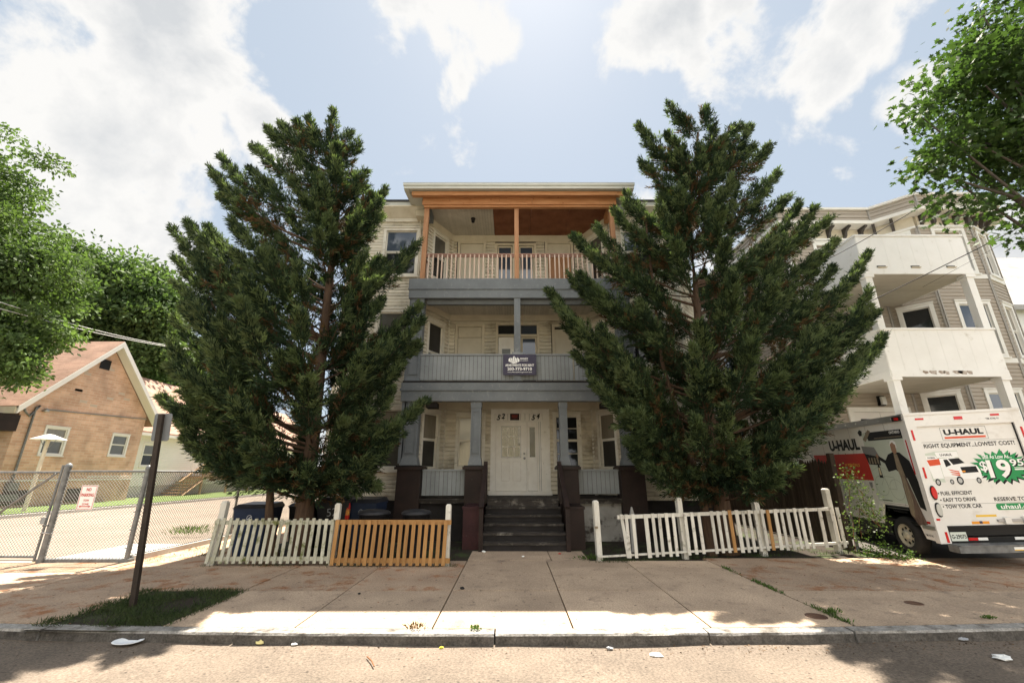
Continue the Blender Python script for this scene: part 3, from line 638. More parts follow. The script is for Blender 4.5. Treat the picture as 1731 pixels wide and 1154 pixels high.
def double_door(z0, ztr, z1, u0, u1, tr, l, r):
    um = (u0 + u1) / 2; mb = MB(); f = .08
    wC.box(mb, u0 - f, u0, z0, z1 + f, -.06, .05, 'cream_paint'); wC.box(mb, u1, u1 + f, z0, z1 + f, -.06, .05, 'cream_paint'); wC.box(mb, u0, u1, z1, z1 + f, -.06, .047, 'cream_paint')
    wC.box(mb, um - .11, um + .11, z0, z1, -.06, .045, 'cream_paint'); 
    if ztr < z1:
        for a, b in ((u0, um - .11), (um + .11, u1)): wC.box(mb, a, b, ztr - .07, ztr, -.06, .04, 'cream_paint')
    fr = mb.build('door_frame', house)
    for a, b, mm in ((u0, um - .11, l), (um + .11, u1, r)):
        zt = ztr - .07 if ztr < z1 else z1
        mb = MB(); wC.box(mb, a + .01, b - .01, z0, zt - .01, -.08, -.03, 'door_white' if mm != 'glass' else 'cream_paint')
        dd = mb.build('door', house)
        if mm == 'glass':
            mb = MB(); wC.box(mb, a + .06, b - .06, z0 + .9, zt - .07, -.03, -.025, 'glass_blue'); wC.box(mb, a + .06, b - .06, z0 + .1, z0 + .82, -.03, -.025, 'glass_dark'); mb.build('pane', dd)
        else:
            mb = MB(); wC.box(mb, a + .13, b - .13, z0 + 1.1, z0 + 1.5, -.03, -.024, 'grey_bead'); mb.lathe(wC.p(b - .05, z0 + 1.95, -.03), [(.02, 0), (.02, -.03), (0, -.035)], 'black_metal', 10, 'y'); mb.build('patch', dd)
        if ztr < z1:
            mb = MB(); wC.box(mb, a + .01, b - .01, ztr, z1 - .01, -.05, -.02, 'glass_blue' if mm == 'glass' else 'glass_dark'); mb.build('transom', house)
double_door(F2 + .08, 6.12, 6.44, cx(-.46), cx(.83), True, 'white', 'glass')
double_door(F3 + .05, 9.6, 9.45, cx(-.52), cx(.78), False, 'glass', 'glass')

# ---- porch: piers, floor, columns, beams, ceilings
PX = [(-2.97, -2.34), (-1.22, -.74), (1.20, 1.72), (2.78, 3.42)]
YP = 11.42
for i, (a, b) in enumerate(PX):
    mb = MB(); m = 'brown_paint'; c = (a + b) / 2; w_ = b - a
    mb.taper(c, YP + .28, .03, 1.80, w_, .56, w_ - .03, .53, m); mb.box(a - .05, b + .05, YP - .05, YP + .61, 1.80, 1.865, m); mb.box(a - .02, b + .02, YP - .02, YP + .58, 1.865, 1.90, 'black_metal')
    mb.build('pier', house)
mb = MB(); mb.box(-2.9, 3.36, YP + .06, 13.46, .98, F1 - .025, 'step_wood')
for k in range(25): mb.box(-2.9 + k * .2504, -2.9 + (k + 1) * .2504 - .006, YP + .02, 13.47, F1 - .02, F1 + .004, 'step_wood', random.random())
mb.build('porch_floor', house)
mb = MB(); mb.box(-2.36, -1.0, YP + .2, YP + .3, .03, .98, 'foundation'); mb.box(-2.9, -2.8, YP + .3, 12.3, .03, .98, 'foundation'); mb.box(-2.8, -2.36, YP + .201, YP + .3, .03, .98, 'foundation'); mb.build('porch_base', house)
mb = MB(); mb.box(1.45, 2.9, YP + .2, YP + .3, .03, .98, 'plaster'); mb.box(2.9, 3.2, YP + .201, YP + .3, .03, .98, 'plaster'); mb.box(3.2, 3.3, YP + .3, 12.3, .03, .98, 'plaster'); mb.build('porch_base', house)
wP = Wall((-3.0, YP + .2), (3.45, YP + .2)); px_ = lambda x: x + 3.0
def rail_panel(x0, x1, z0, z1, y=None):
    mb = MB(); beadboard(mb, wP, px_(x0), px_(x1), z0, z1, .0, 'grey_bead'); pa = mb.build('railing_panel', house)
    mb = MB(); wP.box(mb, px_(x0) - .005, px_(x1) + .005, z1, z1 + .045, -.05, .03, 'grey_bead', .2); mb.build('rail', pa)
rail_panel(-2.33, -1.23, 1.16, 1.76); rail_panel(1.73, 2.77, 1.20, 1.76)
# columns
def column(x0, x1, z0, z1, y0=YP + .08, d=.30, cap=True, panel=True, m='grey_paint'):
    mb = MB(); c = (x0 + x1) / 2; w_ = x1 - x0
    mb.box(x0, x1, y0, y0 + d, z0 + .22 if cap else z0, z1 - (.16 if cap else 0), m)
    if cap:
        mb.taper(c, y0 + d / 2, z0, z0 + .22, w_ + .10, d + .08, w_ + .005, d + .005, m)
        mb.box(x0 - .012, x1 + .012, y0 - .02, y0 + d + .012, z1 - .16, z1, m)
    if panel:
        e = .05; a, b = z0 + .30, z1 - .24
        for bx in ((x0 + e, x0 + e + .02, a, b), (x1 - e - .02, x1 - e, a, b), (x0 + e + .02, x1 - e - .02, a, a + .02), (x0 + e + .02, x1 - e - .02, b - .02, b)): mb.box(bx[0], bx[1], y0 - .026, y0 + .002, bx[2], bx[3], m)
    mb.build('column', house)
column(-2.86, -2.50, 1.905, 4.0, cap=True); column(2.92, 3.30, 1.905, 4.0, cap=True)
column(-1.10, -.83, 1.905, 3.55, d=.24); column(1.27, 1.48, 1.905, 3.55, d=.20, panel=False)
column(-2.92, -2.56, 4.0, 6.56, cap=True); column(3.0, 3.36, 4.0, 6.56, cap=True)
column(.06, .24, 3.70, 6.56, y0=YP + .02, d=.16, cap=False, panel=False)
# boards running down on both outer edges (clad corner posts, full height)
for x0, x1 in ((-2.98, -2.90), (3.36, 3.43)): mb = MB(); mb.box(x0, x1, YP + .10, 12.29, 1.95, 6.56, 'grey_paint'); mb.build('side_cladding', house)
def band(z0, z1, parts):
    mb = MB()
    for a, b, o in parts: mb.box(-3.0 - o, 3.44 + o, YP - o, YP + .17, a, b, 'grey_paint')
    # end returns to the wall
    for x0, x1 in ((-2.995, -2.85), (3.29, 3.435)): mb.box(x0, x1, YP + .172, 12.28, z0, z1, 'grey_paint')
    mb.build('beam', house)
band(3.56, 4.08, [(3.56, 3.84, .0), (3.843, 3.90, .035), (3.903, 4.06, .01)])
mb = MB(); mb.box(-2.98, 3.42, YP - .012, YP + .2, 4.064, 4.115, 'foundation'); mb.build('flashing', house)
band(6.56, 7.2, [(6.56, 6.82, .0), (6.823, 6.85, .03), (6.853, 7.165, .015)])
mb = MB(); mb.box(-2.5, 2.9, YP + .19, YP + .32, 6.44, 6.72, 'grey_paint'); mb.build('inner_beam', house)
mb = MB(); mb.box(-2.9, 3.34, YP + .175, 13.46, 3.98, F2, 'ceiling_bead'); mb.build('porch_floor', house)
mb = MB(); mb.box(-2.9, 3.34, YP + .175, 13.46, 7.05, F3 + .03, 'step_wood'); mb.build('porch_floor', house)
def ceiling(z, x0, x1, m='ceiling_bead', y0=YP + .175, y1=13.48):
    mb = MB(); n = int((x1 - x0) / .09); d = (x1 - x0) / n
    for i in range(n): mb.box(x0 + i * d + .003, x0 + (i + 1) * d - .003, y0, y1, z, z + .02, m, random.random())
    mb.box(x0, x1, y0, y1, z + .022, z + .05, 'black_metal'); mb.build('ceiling', house)
ceiling(3.86, -2.85, 3.29); ceiling(6.80, -2.85, 3.29); ceiling(9.84, -2.85, -.62)
mb = MB()
for a, b in ((-.615, .62), (.625, 1.86), (1.865, 3.29)): mb.box(a, b, YP + .1, 13.48, 9.835, 9.855, 'plywood')
mb.build('plywood_ceiling', house)
# small crown boards inside at each ceiling
for z in (3.86, 6.80, 9.84):
    mb = MB()
    for w in (wLi, wC, wRi): w.box(mb, -.012, w.len + .012, z - .20 if z < 9 else z - .26, z - .002, .03, .055 if w is wC else .053, 'cream_paint')
    mb.build('crown_board', house)
# second floor: beadboard railing with dark slot and rail
mb = MB(); beadboard(mb, wP, px_(-2.66), px_(.05), 4.16, 4.86, .06, 'grey_bead'); beadboard(mb, wP, px_(.25), px_(1.70), 4.16, 4.86, .06, 'grey_bead'); beadboard(mb, wP, px_(1.74), px_(3.0), 4.16, 4.86, .06, 'grey_bead')
pa = mb.build('railing_panel', house)
mb = MB(); wP.box(mb, px_(-2.66), px_(.05), 4.865, 4.905, -.02, .09, 'grey_bead', .1); wP.box(mb, px_(.25), px_(3.0), 4.865, 4.905, -.02, .09, 'grey_bead', .1); mb.build('rail', pa)
mb = MB(); wP.box(mb, px_(.03), px_(.27), 4.09, 4.38, .02, .12, 'grey_bead'); wP.box(mb, px_(-.0), px_(.30), 4.86, 4.93, .13, .20, 'grey_bead'); mb.build('bracket', house)
# third floor: posts, handrail, balusters
def post(x, z0, z1, w_=.14, m='post_wood'):
    mb = MB(); mb.box(x - w_ / 2, x + w_ / 2, YP + .06, YP + .06 + w_, z0, z1, m); mb.build('porch_post', house)
post(-2.66, 7.17, 9.6); post(.14, 7.17, 9.6, .13); post(3.10, 7.17, 9.6)
mb = MB(); mb.box(-2.585, .07, YP + .075, YP + .17, 7.99, 8.035, 'rail_wood'); mb.box(.21, 3.02, YP + .075, YP + .17, 7.99, 8.035, 'rail_wood'); mb.box(-2.585, .07, YP + .10, YP + .14, 7.93, 7.988, 'rail_wood'); mb.box(.21, 3.02, YP + .10, YP + .14, 7.93, 7.988, 'rail_wood')
ra = mb.build('railing', house)
for a, b, n in ((-2.50, -.03, 19), (.30, 2.95, 20)):
    for i in range(n):
        x = a + (b - a) * i / (n - 1) + random.uniform(-.012, .012); mb = MB(); t = .019
        mb.box(x - t, x + t, YP + .06, YP + .098, 7.14, 7.985, 'baluster_wood', random.random()); mb.build('baluster', ra)
for x0, x1 in ((-2.66, -2.66), (3.10, 3.10)):
    mb = MB(); mb.box(x0 - .03, x0 + .03, YP + .22, 12.28, 7.97, 8.01, 'rail_wood')
    for k in range(5): mb.box(x0 - .015, x0 + .015, YP + .3 + k * .13, YP + .33 + k * .13, 7.14, 7.97, 'baluster_wood')
    mb.build('side_railing', house)
# orange beams and top roof
mb = MB()
mb.box(-2.74, 3.20, YP - .02, YP + .10, 9.60, 9.72, 'new_wood'); mb.box(-2.78, .62, YP - .075, YP - .025, 9.655, 9.90, 'new_wood', .3); mb.box(.625, 3.24, YP - .072, YP - .025, 9.655, 9.90, 'new_wood', .3)
mb.build('new_beam', house)
mb = MB(); mb.box(-3.08, 3.52, YP - .30, YP - .08, 9.885, 9.93, 'new_wood'); mb.box(-3.06, 3.50, YP - .34, YP - .303, 9.80, 9.93, 'new_wood'); mb.build('new_fascia', house)
mb = MB()
zr = lambda y: 10.07 + (y - 11.0) * .13
for sx in (0, 1):
    x0, x1 = ((-3.27, -3.13), (3.55, 3.69))[sx]
    mb.hexa([(x0, 11.0, 9.90), (x1, 11.0, 9.90), (x1, 13.4, 10.16), (x0, 13.4, 10.16), (x0, 11.0, 10.06), (x1, 11.0, 10.06), (x1, 13.4, 10.36), (x0, 13.4, 10.36)], 'fascia_pale')
mb.box(-3.27, 3.69, 10.93, 10.995, 9.92, 10.09, 'fascia_pale'); mb.box(-3.29, 3.71, 10.90, 10.97, 10.02, 10.10, 'fascia_pale')
mb.build('roof_fascia', house)
mb = MB(); mb.hexa([(-3.30, 10.92, 10.10), (3.72, 10.92, 10.10), (3.72, 13.6, 10.42), (-3.30, 13.6, 10.42), (-3.30, 10.92, 10.125), (3.72, 10.92, 10.125), (3.72, 13.6, 10.45), (-3.30, 13.6, 10.45)], 'roof_dark')
mb.box(-3.12, 3.54, 11.0, 13.4, 9.945, 9.97, 'fascia_pale'); mb.build('porch_roof', house)
for sx, xa in ((1, -2.66), (-1, 3.10)):
    mb = MB(); mb.box(xa - .07, xa + .07, YP + .21, 12.26, 9.55, 9.82, 'grey_paint' if sx == 1 else 'new_wood'); mb.hexa([(xa - .05, YP + .2, 9.3), (xa + .05, YP + .2, 9.3), (xa + .05, YP + .6, 9.54), (xa - .05, YP + .6, 9.54), (xa - .05, YP + .2, 9.55), (xa + .05, YP + .2, 9.55), (xa + .05, YP + .6, 9.552), (xa - .05, YP + .6, 9.552)], 'grey_paint' if sx == 1 else 'new_wood'); mb.build('side_beam', house)
mb = MB(); mb.box(-3.1, -2.8, 11.9, 12.25, 9.62, 9.84, 'cream_paint'); mb.build('soffit_box', house)
mb = MB(); mb.box(3.24, 3.5, 11.5, 12.0, 9.55, 9.8, 'galvanised'); mb.build('soffit_box', house)
mb = MB(); mb.tube([(-3.02, 12.2, 9.7), (-2.99, 12.24, 9.3), (-2.97, 12.25, 8.9), (-2.97, 12.25, 7.4)], .022, 'cream_paint', 8); mb.build('downpipe', house)
# ceiling lamps
for x, y, z in ((-1.3, 12.4, 9.84), (-1.15, 12.2, 6.8), (2.0, 12.2, 6.8)):
    mb = MB(); mb.lathe((x, y, z), [(.0, -.001), (.08, -.001), (.08, -.03), (.05, -.04), (.06, -.1), (.045, -.15), (0, -.16)], 'black_metal', 14); mb.build('ceiling_lamp', house)
mb = MB(); mb.box(-2.35, -2.22, 12.1, 12.3, 6.75, 6.80, 'black_metal'); mb.box(.12, .30, YP + .25, YP + .50, 3.70, 3.86, 'brown_paint'); mb.box(.05, .37, YP + .20, YP + .26, 3.78, 3.86, 'grey_paint'); mb.build('ceiling_box', house)
for x0, x1, in ((-2.35, -2.05), (2.45, 2.75)):
    mb = MB(); mb.box(x0, x1, YP + .2, YP + .55, 3.42, 3.56, 'foundation'); mb.build('inner_bracket', house)
# steps
mb = MB(); n = 6; r = (F1 - .105) / n
for k in range(n):
    y0 = YP + .03 - (n - 1 - k) * .275; z1 = .105 + r * (k + 1)
    if k == n - 1: continue
    e = .03 * (n - 1 - k) / 5
    mb.box(-.64 - e, 1.18 + e, y0 - .03, y0 + .30, z1 - .045, z1, 'step_wood', random.random()); mb.box(-.63 - e, 1.17 + e, y0 - .005, y0 + .02, z1 - r + .002, z1 - .047, 'foundation', .2)
mb.box(-.62, 1.16, YP - .0, YP + .03, F1 - r, F1 - .03, 'step_wood')
mb.build('stairs', house)
for x0, x1, m in ((-1.10, -.69, 'maroon_paint'), (1.24, 1.62, 'brown_paint')):
    mb = MB(); mb.box(x0, x1, 10.28, YP - .06, .06, .93, m); mb.box(x0 - .02, x1 + .02, 10.25, YP - .06, .93, .985, m); mb.build('cheek_wall', house)
for x in (-.675, 1.215):
    mb = MB(); mb.beam((x, YP + .02, 1.95), (x, 9.98, .98), .10, .05, 'brown_paint'); mb.beam((x, YP + .02, 1.88), (x, 10.02, .91), .04, .14, 'brown_paint'); mb.beam((x, YP + .02, 1.52), (x, 10.05, .60), .035, .10, 'brown_paint')
    mb.box(x - .045, x + .045, 9.99, 10.08, .105, .96, 'brown_paint'); mb.box(x - .05, x + .05, YP - .06, YP + .04, 1.08, 2.0, 'brown_paint'); mb.build('handrail', house)

# rental banner on the balcony
sign = thing('rental_banner', (.1, 11.3, 4.8), 'dark blue apartments-for-rent banner with white letters hung on the second-floor railing', 'sign')
wS = Wall((-.245, 11.42), (.665, 11.42)); mb = MB(); s0, s1 = 4.27, 4.845; sl_ = s1 - s0
mb.hexa([wS.p(0, s0, .03), wS.p(.91, s0, .03), wS.p(.91, s0, .018), wS.p(0, s0, .018), wS.p(0, s1, .05), wS.p(.91, s1, .05), wS.p(.91, s1, .038), wS.p(0, s1, .038)], 'banner_blue'); mb.build('board', sign)
mb = MB(); o = .056
wpoly(mb, wS, [(.15, s0 + .38), (.24, s0 + .33), (.29, s0 + .31), (.36, s0 + .33), (.45, s0 + .37), (.45, s0 + .43), (.40, s0 + .49), (.36, s0 + .46), (.30, s0 + .53), (.25, s0 + .46), (.20, s0 + .49), (.15, s0 + .44)], o, 'ink_white')
for a, b in ((.20, .225), (.255, .275), (.31, .33), (.37, .395)): wline(mb, wS, [(a, s0 + .50), (b, s0 + .35)], .012, o + .003, 'banner_blue')
wtext(mb, wS, 'MANDY', .47, .69, s0 + .43, s0 + .48, o, 'ink_white', .03); wtext(mb, wS, 'MANAGEMENT', .47, .69, s0 + .385, s0 + .41, o, 'ink_white', .01)
wtext(mb, wS, 'APARTMENTS FOR RENT', .06, .85, s0 + .235, s0 + .30, o, 'ink_white', .03); wtext(mb, wS, '203-773-9710', .12, .79, s0 + .12, s0 + .205, o, 'ink_white', .03); wtext(mb, wS, 'www.MandyManagement.com', .12, .79, s0 + .05, s0 + .09, o, 'ink_white', .01)
mb.build('lettering', sign)

# ------------------------------------------------------------ tan house on the right
tan = thing('tan_house', (13.5, 14, .1), 'tan clapboard three-storey house with white balconies and a bracketed cornice on the right', 'house')
tL = Wall((10.2, 34), (10.2, 14.1)); tB = Wall((10.2, 14.1), (13.35, 14.1)); tA = Wall((13.35, 14.1), (14.3, 13.2)); tF = Wall((14.3, 13.2), (16.2, 13.2)); tR = Wall((16.2, 13.2), (17.35, 13.75)); tS = Wall((17.35, 13.75), (17.35, 34))
TW = (tL, tB, tA, tF, tR, tS); top_ = {id(w): [] for w in TW}; tw = []
def twin(w, a, b, z0, z1, **k): top_[id(w)].append((a, b, z0, z1)); tw.append((w, a, b, z0, z1, k))
mat('white_trim', (.74, .73, .69), .5, (.66, .65, .61), 3, 1)
for z, zt_ in ((2.25, 4.1), (5.37, 7.08), (8.3, 9.85)):
    twin(tA, .30, 1.02, z, zt_, up='glass_dark' if z < 7 else 'board_cream', lo='glass_dark'); twin(tF, .55, 1.5, z, zt_, up='ink_tan' if z > 7 else 'glass_blue', lo='glass_dark'); twin(tR, .35, .95, z, zt_, up='curtain_glass', lo='glass_dark', muntin=4 if z < 3 else None)
    for u in (4, 9, 14): twin(tL, u, u + .9, z, z + 1.6, up='shade_glass', lo='glass_dark')
twin(tB, 1.1, 2.8, 8.2, 9.8, up='curtain_glass', lo='glass_dark')
for w in TW:
    mb = MB(); siding(mb, w, .5, 10.05, 'tan_siding', top_[id(w)], pitch=.125, out=.022); mb.build('wall', tan)
for w, a, b, z0, z1, k in tw: window(tan, w, a, b, z0, z1, frame='white_trim', sash='white_trim', fw=.11, **k)
mb = MB()
for w in TW: w.box(mb, 0, w.len, .05, 10.9, -.35, -.12, 'foundation'); w.box(mb, 0, w.len, .05, .5, -.11, -.0, 'plaster')
mb.box(10.5, 17, 33.7, 34, .05, 10.9, 'tan_siding')
mb.build('inner_wall', tan)
mb = MB()
for w, u in ((tL, tL.len - .10), (tB, .0)): w.box(mb, u, u + .10, .5, 10.0, -.01, .04, 'white_trim')
for w in (tB, tA, tF, tR): w.box(mb, w.len - .05, w.len, .5, 10.0, -.01, .038, 'tan_cornice'); w.box(mb, .0 if w is not tB else .101, .05 if w is not tB else .12, .5, 10.0, -.01, .036, 'tan_cornice')
for z in (5.06, 8.0):
    for w in (tF, tR): w.box(mb, .06, w.len - .06, z, z + .16, .0, .045, 'white_trim')
mb.build('trim', tan)
cor = []
for w in TW:
    mb = MB(); e0, e1 = .02, w.len - .02
    w.box(mb, e0, e1, 10.05, 10.42, -.1, .06, 'cream_paint'); w.box(mb, e0 - .0, e1 + .0, 9.98, 10.05, 0, .09, 'white_trim')
    mb.build('frieze', tan)
def off(ws, d):
    pts = []
    for i in range(len(ws) + 1):
        if i == 0: pts.append(ws[0].a + ws[0].n * d); continue
        if i == len(ws): pts.append(ws[-1].b + ws[-1].n * d); continue
        a, b = ws[i - 1], ws[i]; n = (a.n + b.n).normalized(); pts.append(b.a + n * d / max(.3, n.dot(a.n)))
    return pts
def ring(mb, ws, prof, m):
    P_ = [[q + Vector((0, 0, z)) for q in off(ws, d)] for d, z in prof]
    for i in range(len(P_)):
        A, B = P_[i], P_[(i + 1) % len(P_)]
        for k in range(len(A) - 1): mb.add([A[k], A[k + 1], B[k + 1], B[k]], [(0, 1, 2, 3)], m)
mb = MB(); mb.add([q + Vector((0, 0, 10.95)) for q in off(TW, .37)], [tuple(range(7))], 'roof_dark'); mb.build('roof', tan)
mb = MB(); ring(mb, TW, [(.0, 10.425), (.50, 10.425), (.50, 10.55), (.0, 10.55)], 'tan_brick_trim'); mb.build('soffit', tan)
mb = MB()
for k in range(3): ring(mb, TW, [(.43 - k * .0, 10.555 + k * .15), (.455, 10.555 + k * .15), (.43, 10.70 + k * .15), (.40, 10.70 + k * .15)], 'tan_siding')
ring(mb, TW, [(.38, 10.555), (.405, 10.555), (.405, 11.0), (.38, 11.0)], 'tan_siding')
mb.build('parapet', tan)
mb = MB(); ring(mb, TW, [(.36, 11.005), (.52, 11.005), (.52, 11.09), (.36, 11.09)], 'tan_brick_trim')
for q, w in ((off(TW, .44)[k], None) for k in range(1, 6)): mb.box(q.x - .03, q.x + .03, q.y - .03, q.y + .03, 10.555, 11.0, 'tan_cornice')
mb.build('coping', tan)
for w, us in ((tB, (.4, 1.0, 1.6, 2.2, 2.8)), (tA, (.22, .72)), (tF, (.15, .55, .95, 1.35, 1.75)), (tR, (.2, .65, 1.05)), (tL, (19.5, 18.9, 18.3, 17.7, 17.1))):
    for u in us:
        mb = MB(); t = .045
        prof = [(.06, 10.42), (.42, 10.42), (.42, 10.36), (.30, 10.33), (.20, 10.24), (.17, 10.12), (.10, 10.06), (.06, 10.06)]
        vs = [w.p(u - t, z, o) for o, z in prof] + [w.p(u + t, z, o) for o, z in prof]; n = len(prof)
        mb.add(vs, [tuple(range(n)), tuple(range(2 * n - 1, n - 1, -1))] + [(i, (i + 1) % n, (i + 1) % n + n, i + n) for i in range(n)], 'bracket_dark'); mb.build('bracket', tan)
# balconies
BX0, BX1, BY = 10.38, 13.6, 11.4
wBf = Wall((BX0, BY), (BX1, BY)); wBl = Wall((BX0, 14.05), (BX0, BY)); wBr = Wall((BX1, BY), (BX1, 13.8))
for zf, z1, in ((4.42, 5.62), (7.5, 8.6)):
    mb = MB(); mb.hexa([(BX0, BY, zf - .17), (BX1, BY, zf - .17), (BX1, 14.0, zf - .17), (BX0, 14.0, zf - .17), (BX0, BY, zf), (BX1, BY, zf), (BX1, 14.0, zf), (BX0, 14.0, zf)], 'white_paint')
    n = 26
    for k in range(n): mb.box(BX0 + .03, BX1 - .03, BY + .03 + k * .098, BY + .03 + k * .098 + .088, zf - .19, zf - .172, 'ceiling_bead', random.random())
    bal = mb.build('balcony', tan)
    for w in (wBf, wBl, wBr):
        mb = MB(); e = .0 if w is wBf else .06; n = max(1, int(round(w.len / .41)))
        for k in range(n): w.box(mb, (k * w.len / n) + .002, (k + 1) * w.len / n - .002, zf - .02, z1 - .05, -.06 if w is wBf else -.055, .012, 'white_paint')
        w.box(mb, -.0, w.len, zf - .20, zf - .022, -.03, .026, 'white_paint'); w.box(mb, -.02, w.len + .02, z1 - .05, z1, -.09, .045 if w is wBf else .043, 'white_paint')
        pp = mb.build('railing_panel', bal)
    mb = MB()
    if zf > 6:
        for u in (.55, 1.55, 2.6): wBf.box(mb, u - .13, u + .13, zf + .02, zf + .07, .012, .02, 'black_metal'); wBf.box(mb, u - .12, u + .14, zf + .0, zf + .02, .012, .06, 'cream_paint')
    else:
        rd = random.Random(4)
        for k in range(7):
            u = .9 + k * .19 + rd.uniform(-.05, .05); w2 = rd.uniform(.12, .30); wpoly(mb, wBf, [(u, zf - .03), (u + w2, zf - .05 + rd.uniform(-.02, .02)), (u + w2 * .9, zf - .10 - rd.random() * .05), (u + w2 * .3, zf - .13), (u - .03, zf - .07)], .0285, 'peeled_and_shade')
    mb.build('scupper', bal)
for zb, zt, in ((.15, 4.23), (5.62, 7.31)):
    for x, in ((BX0 + .12,), (BX1 - .12,)):
        mb = MB(); mb.box(x - .10, x + .10, BY + .02, BY + .22, zb, zt, 'white_paint'); mb.box(x - .14, x + .14, BY - .02 + .0, BY + .26, zt - .10, zt - .002, 'white_paint'); mb.build('porch_post', tan)
mb = MB(); mb.box(BX0 + .05, BX1, BY + .3, 14.0, .1, .75, 'plaster'); mb.box(BX0 - .02, BX1 + .05, BY, 14.0, .75, .85, 'deck_wood'); mb.build('porch_floor', tan)
# ground-floor double door and lamps
mb = MB(); tB.box(mb, .85, 1.0, .85, 3.62, 0, .07, 'white_trim'); tB.box(mb, 2.75, 2.9, .85, 3.62, 0, .07, 'white_trim'); tB.box(mb, .85, 2.9, 3.62, 3.78, 0, .075, 'white_trim'); fr = mb.build('door_frame', tan)
for a in (1.0, 1.88):
    mb = MB(); tB.box(mb, a + .005, a + .865, .87, 3.61, .02, .05, 'vinyl_white'); dd = mb.build('door', tan)
    mb = MB(); tB.box(mb, a + .2, a + .65, 2.6, 3.4, .05, .056, 'glass_dark'); mb.build('pane', dd)
for w, u, z in ((tB, 2.55, 6.35), (tB, 2.0, 3.85)):
    mb = MB(); w.box(mb, u - .09, u + .09, z - .02, z + .30, .02, .12, 'black_metal'); w.box(mb, u - .07, u + .07, z + .0, z + .26, .12, .20, 'lamp_clear'); mb.build('wall_lamp', tan)

# grey-roofed house beyond the tan one
gh = thing('grey_roofed_house', (33, 26, 0), 'house behind the tan one at the right edge, only its pale grey roof showing', 'house')
mb = MB(); mb.box(27, 40, 22, 36, 0, 10.5, 'vinyl_white'); mb.build('wall', gh)
mb = MB(); mb.hexa([(26.6, 21.6, 10.2), (40.4, 21.6, 10.2), (40.4, 29, 17), (26.6, 29, 17), (26.6, 21.6, 10.5), (40.4, 21.6, 10.5), (40.4, 29, 17.3), (26.6, 29, 17.3)], 'shingle_grey')
mb.hexa([(26.6, 29, 17), (40.4, 29, 17), (40.4, 36.4, 10.2), (26.6, 36.4, 10.2), (26.6, 29, 17.3), (40.4, 29, 17.3), (40.4, 36.4, 10.5), (26.6, 36.4, 10.5)], 'shingle_grey'); mb.build('roof', gh)
mb = MB(); mb.add([(27, 22, 10.5), (27, 36, 10.5), (27, 29, 16.9)], [(0, 1, 2)], 'vinyl_white'); mb.build('gable', gh)

# ------------------------------------------------------------ brick house and white annex on the left
mat('pale_blockwork', (.52, .43, .35), .85, (.44, .35, .27), 3, 1)
bh = thing('brick_house', (-26, 23.5, .2), 'tan block house with a white-edged gable, two small white windows and a salmon shingle roof', 'house')
wg = Wall((-23, 20), (-23, 27)); EV, PK = 5.15, 8.75
gops = [(1.3, 2.5, 2.55, 3.95), (5.0, 6.15, 2.65, 3.9)]
mb = MB()   # gable wall pieces around the openings
us = [0, 1.3, 2.5, 5.0, 6.15, 7]
for a, b in zip(us[:-1], us[1:]):
    h = [g for g in gops if abs(g[0] - a) < .01]
    if h: wg.box(mb, a, b, 0, h[0][2], -.3, 0, 'block_wall'); wg.box(mb, a, b, h[0][3], EV, -.3, 0, 'block_wall')
    else: wg.box(mb, a, b, 0, EV, -.3, 0, 'block_wall')
wg.poly(mb, [(0, EV), (7, EV), (3.5, PK)], -.3, 0, 'block_wall')
wf_ = Wall((-40, 20), (-23, 20)); wf_.box(mb, 0, 16.98, 0, EV, -.3, -.002, 'block_wall'); wbk = Wall((-23, 27), (-40, 27)); wbk.box(mb, .02, 17, 0, EV, -.3, -.002, 'block_wall')
mb.build('wall', bh)
for g in gops: window(bh, wg, g[0] + .09, g[1] - .09, g[2] + .09, g[3] - .09, frame='vinyl_white', sash='vinyl_white', up='curtain_glass' if g[0] < 3 else 'shade_glass', lo='shade_glass', fw=.09)
mb = MB()
rd = random.Random(2)
for k in range(34):
    rr_ = rd.randint(24, 60); z = rr_ * .133; k_ = rd.randint(0, 15); y = 20.2 + k_ * .42; yy = math.floor((y - 23) / .42) * .42 + 23 + (.21 if rr_ % 2 else 0); u = yy - 20
    if z + .13 < PK - .25 - abs(u + .21 - 3.5) * 1.03 and z > 4.6: wg.box(mb, u + .006, u + .415, z + .006, z + .127, 0, .003, 'pale_blockwork')
mb.build('pale_block', bh)
mb = MB(); wg.box(mb, 3.1, 3.7, 7.3, 7.85, 0, .03, 'black_metal'); mb.build('vent', bh)
for a, b in ((.4, 1.6), (3.3, 4.3)): mb = MB(); wg.box(mb, a, b, .3, .95, 0, .02, 'glass_dark'); mb.build('basement_window', bh)
mb = MB(); wg.box(mb, 0, 7, 1.35, 1.42, 0, .04, 'tan_brick_trim'); wg.box(mb, 4.2, 6.9, 1.5, 1.56, 0, .02, 'tan_brick_trim'); mb.build('ledge', bh)
mb = MB(); sl = (PK - EV) / 3.5
for s in (0, 1):
    ya, yb = (19.3, 23.5) if s == 0 else (27.7, 23.5); za = EV - .7 * sl; zb = PK
    for x0, x1, dz, th, m in ((-40, -22.35, .12, .10, 'shingle_salmon'),):
        mb.hexa([(x0, ya, za + dz), (x1, ya, za + dz), (x1, yb, zb + dz), (x0, yb, zb + dz), (x0, ya, za + dz + th), (x1, ya, za + dz + th), (x1, yb, zb + dz + th), (x0, yb, zb + dz + th)], m)
mb.build('roof', bh)
mb = MB()
